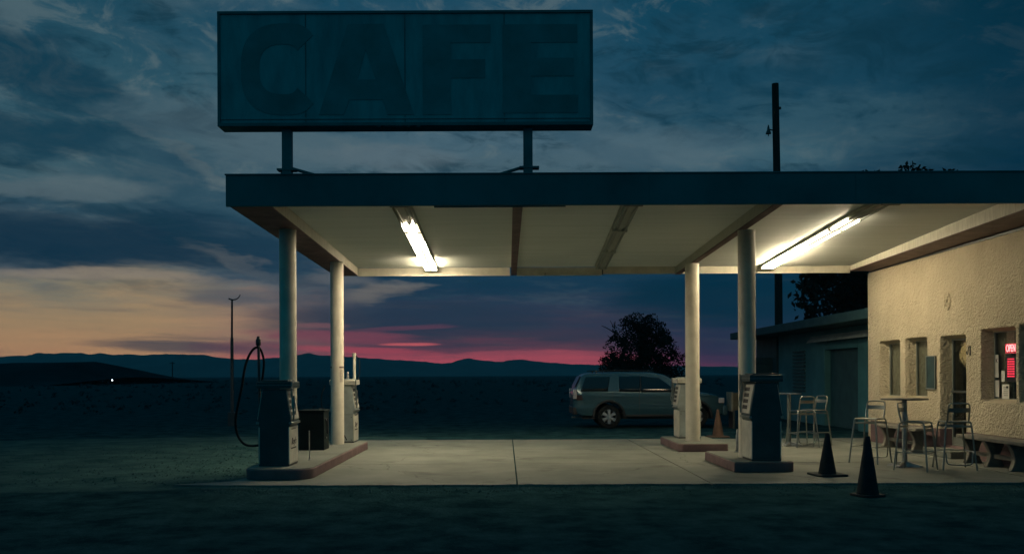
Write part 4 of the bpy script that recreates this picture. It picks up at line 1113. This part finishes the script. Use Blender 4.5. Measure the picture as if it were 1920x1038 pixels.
M_=ramp(vw,[(.0,(206,88,98)),(.017,(190,82,96)),(.026,(118,66,82)),(.040,(70,58,76)),(.065,(48,58,80)),(.10,(34,62,82)),(.14,(40,70,88)),(.21,(72,98,110)),(.25,(72,100,114)),(.32,(42,78,98)),(.42,(26,72,94))])
R_=ramp(vw,[(.0,(120,56,84)),(.009,(92,50,82)),(.02,(60,48,78)),(.05,(38,48,74)),(.085,(12,48,74)),(.15,(8,50,72)),(.20,(46,82,100)),(.25,(62,96,110)),(.30,(34,74,94)),(.42,(12,62,84))])
RR_=ramp(vw,[(.0,(40,40,70)),(.03,(10,42,64)),(.12,(4,42,62)),(.25,(5,46,66)),(.42,(4,44,62))])
azs=math_('ADD',az,math_('MULTIPLY',math_('SUBTRACT',ws2.outputs[0],.5),.10))
c=mix(smooth(azs,-.40,-.22),L_,ML_)
c=mix(smooth(azs,-.28,-.12),c,M_)
c=mix(smooth(azs,.06,.24),c,R_)
c=mix(smooth(azs,.26,.56),c,RR_)
# clouds: dark streaky decks + brighter wisps
str1=nse(sd,1.9,10,.66,.5).outputs['Fac']
big=nse(cp,.55,9,.60,.5).outputs['Fac']
fine=nse(cp,2.2,8,.62,.3).outputs['Fac']
hi_el=smooth(v0,.05,.14)
dk=math_('MULTIPLY',smooth(math_('ADD',math_('MULTIPLY',big,.65),math_('MULTIPLY',fine,.35)),.50,.62),hi_el)
c=mix(math_('MULTIPLY',dk,.38),c,lin((12,56,76)))
lt=math_('MULTIPLY',smooth(math_('ADD',math_('MULTIPLY',big,.5),math_('MULTIPLY',fine,.5)),.50,.38),hi_el)
azf=smooth(az,.15,.5,1.,.15)
c=mix(math_('MULTIPLY',math_('MULTIPLY',lt,.30),azf),c,lin((104,122,126)))
# mottled cloud texture: ragged tufts on top of the broad masses
sd2=comb(math_('ADD',math_('MULTIPLY',az,6.),math_('MULTIPLY',lv,1.1)),math_('MULTIPLY',lv,4.2),3.7)
mt=nse(sd2,2.1,10,.68,.9).outputs['Fac']; mt2=nse(sd2,.8,6,.6,.4).outputs['Fac']
mm_=math_('ADD',math_('MULTIPLY',mt,.55),math_('MULTIPLY',mt2,.45))
c=mix(math_('MULTIPLY',math_('MULTIPLY',smooth(mm_,.50,.62),hi_el),.68),c,lin((12,48,64)))
c=mix(math_('MULTIPLY',math_('MULTIPLY',math_('MULTIPLY',smooth(mm_,.49,.39),hi_el),azf),.42),c,lin((104,120,122)))
# thin streaks near horizon
sk=nse(comb(math_('MULTIPLY',az,3.2),math_('MULTIPLY',v0,60.),0.),1.5,8,.6,.3).outputs['Fac']
lowm=smooth(v0,.11,.05)
c=mix(math_('MULTIPLY',math_('MULTIPLY',smooth(sk,.52,.66),lowm),.40),c,lin((82,80,86)))
c=mix(math_('MULTIPLY',math_('MULTIPLY',smooth(sk,.46,.34),lowm),.25),c,mix(1.,c,(1.35,1.28,1.2),'MULTIPLY'))
# placed cloud masses (direction = azimuth / tangent of elevation)
def AV(px,py):
    u=(px-948)/F; v=(703-py-.0044*(px-948))/F; return math.atan(u), v/math.sqrt(1+u*u)
def blob(px,py,rx,ry,col,amt,wa=.10,wv=.05,tilt=0.,edge=.5):
    global c
    a,v=AV(px,py); ra,rv=rx/F,ry/F
    da=math_('ADD',math_('SUBTRACT',az,a),math_('MULTIPLY',math_('SUBTRACT',ws2.outputs[2],.5),wa))
    dv=math_('ADD',math_('SUBTRACT',v0,v),math_('MULTIPLY',math_('SUBTRACT',ws2.outputs[1],.5),wv))
    dv=math_('SUBTRACT',dv,math_('MULTIPLY',da,tilt))
    q=math_('ADD',math_('POWER',math_('DIVIDE',math_('ABSOLUTE',da),ra),2.),math_('POWER',math_('DIVIDE',math_('ABSOLUTE',dv),rv),2.))
    q=math_('ADD',q,math_('MULTIPLY',math_('SUBTRACT',str1,.5),1.6))
    f=math_('MULTIPLY',smooth(q,1.35,1.35-edge-.75),amt)
    c=mix(f,c,lin(col) if isinstance(col,tuple) else col)
blob(150,455,360,50,(16,46,66),.92,.10,.035)
blob(430,440,170,42,(24,54,74),.70,.12,.05,-.35)
blob(60,120,170,70,(6,50,70),.75,.2,.10,-.25)
blob(90,250,230,40,(9,54,74),.80,.2,.08,.1)
blob(270,420,150,22,(20,52,70),.6,.15,.05,-.3)
blob(480,500,120,16,(96,100,102),.5,.12,.05,-.3)
blob(400,330,200,16,(92,106,110),.4,.2,.06,-.45)
blob(640,480,150,18,(30,58,78),.6,.15,.05)
blob(330,345,160,40,(36,70,88),.6,.15,.07,-.4)
blob(110,350,200,24,(92,108,114),.55,.14,.05,.08)
blob(330,230,140,55,(80,100,110),.4,.2,.08)
blob(1130,290,90,26,(30,72,92),.55,.15,.06,-.4)
blob(560,285,180,40,(78,100,110),.5,.15,.06)
blob(740,300,170,28,(98,114,122),.45,.12,.04)
blob(1230,280,190,50,(78,102,114),.6,.15,.06)
blob(900,515,420,45,(16,50,74),.65,.12,.035)
blob(715,545,95,17,(140,130,118),.55,.12,.05,.15,1.)
blob(760,530,60,8,(120,118,114),.4,.1,.03)
blob(1380,560,260,60,(3,42,60),.75,.12,.03)
blob(640,520,70,16,(112,112,112),.55,.07,.03)
blob(580,600,130,34,(54,60,76),.6,.08,.03)
blob(800,600,260,34,(40,54,74),.7,.1,.03)
blob(170,515,230,12,(150,136,120),.6,.08,.02)
blob(320,648,150,12,(62,66,82),.75,.06,.014,-.02)
blob(470,650,110,16,(110,62,82),.6,.05,.014)
blob(410,560,90,16,(76,84,96),.6,.08,.02)
blob(640,632,170,13,(150,72,90),.65,.08,.012,-.05)
blob(760,615,110,6,(120,66,86),.5,.06,.01,.04)
blob(600,610,60,5,(150,96,100),.5,.05,.01)
blob(1010,662,150,7,(190,84,98),.6,.05,.006)
blob(770,645,60,3.2,(226,104,108),.9,.02,.004)
blob(680,656,150,7,(206,80,96),.6,.04,.01,-.04)
blob(1450,180,300,90,(12,60,82),.4,.2,.08)
blob(1500,420,500,110,(5,44,66),.6,.1,.03)
# away from the photographed quarter of the sky: dusk blue made brighter to lift the ambient light; below the horizon: dark earth
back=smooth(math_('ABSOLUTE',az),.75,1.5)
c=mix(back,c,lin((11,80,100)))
c=mix(smooth(v0,.45,.8),c,lin((12,82,100)))
c=mix(smooth(Z_,-.002,-.02),c,lin((4,24,30)))
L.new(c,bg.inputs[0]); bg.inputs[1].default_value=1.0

# ------------------------------------------------------------------ render settings
scene.view_settings.view_transform='Standard'; scene.view_settings.look='None'; scene.view_settings.exposure=0; scene.view_settings.gamma=1
scene.cycles.use_denoising=True
try: scene.cycles.denoiser='OPENIMAGEDENOISE'
except Exception: pass
scene.cycles.max_bounces=6; scene.cycles.volume_bounces=0; scene.cycles.caustics_reflective=False; scene.cycles.caustics_refractive=False
scene.cycles.sample_clamp_indirect=4
scene.cycles.transparent_max_bounces=8
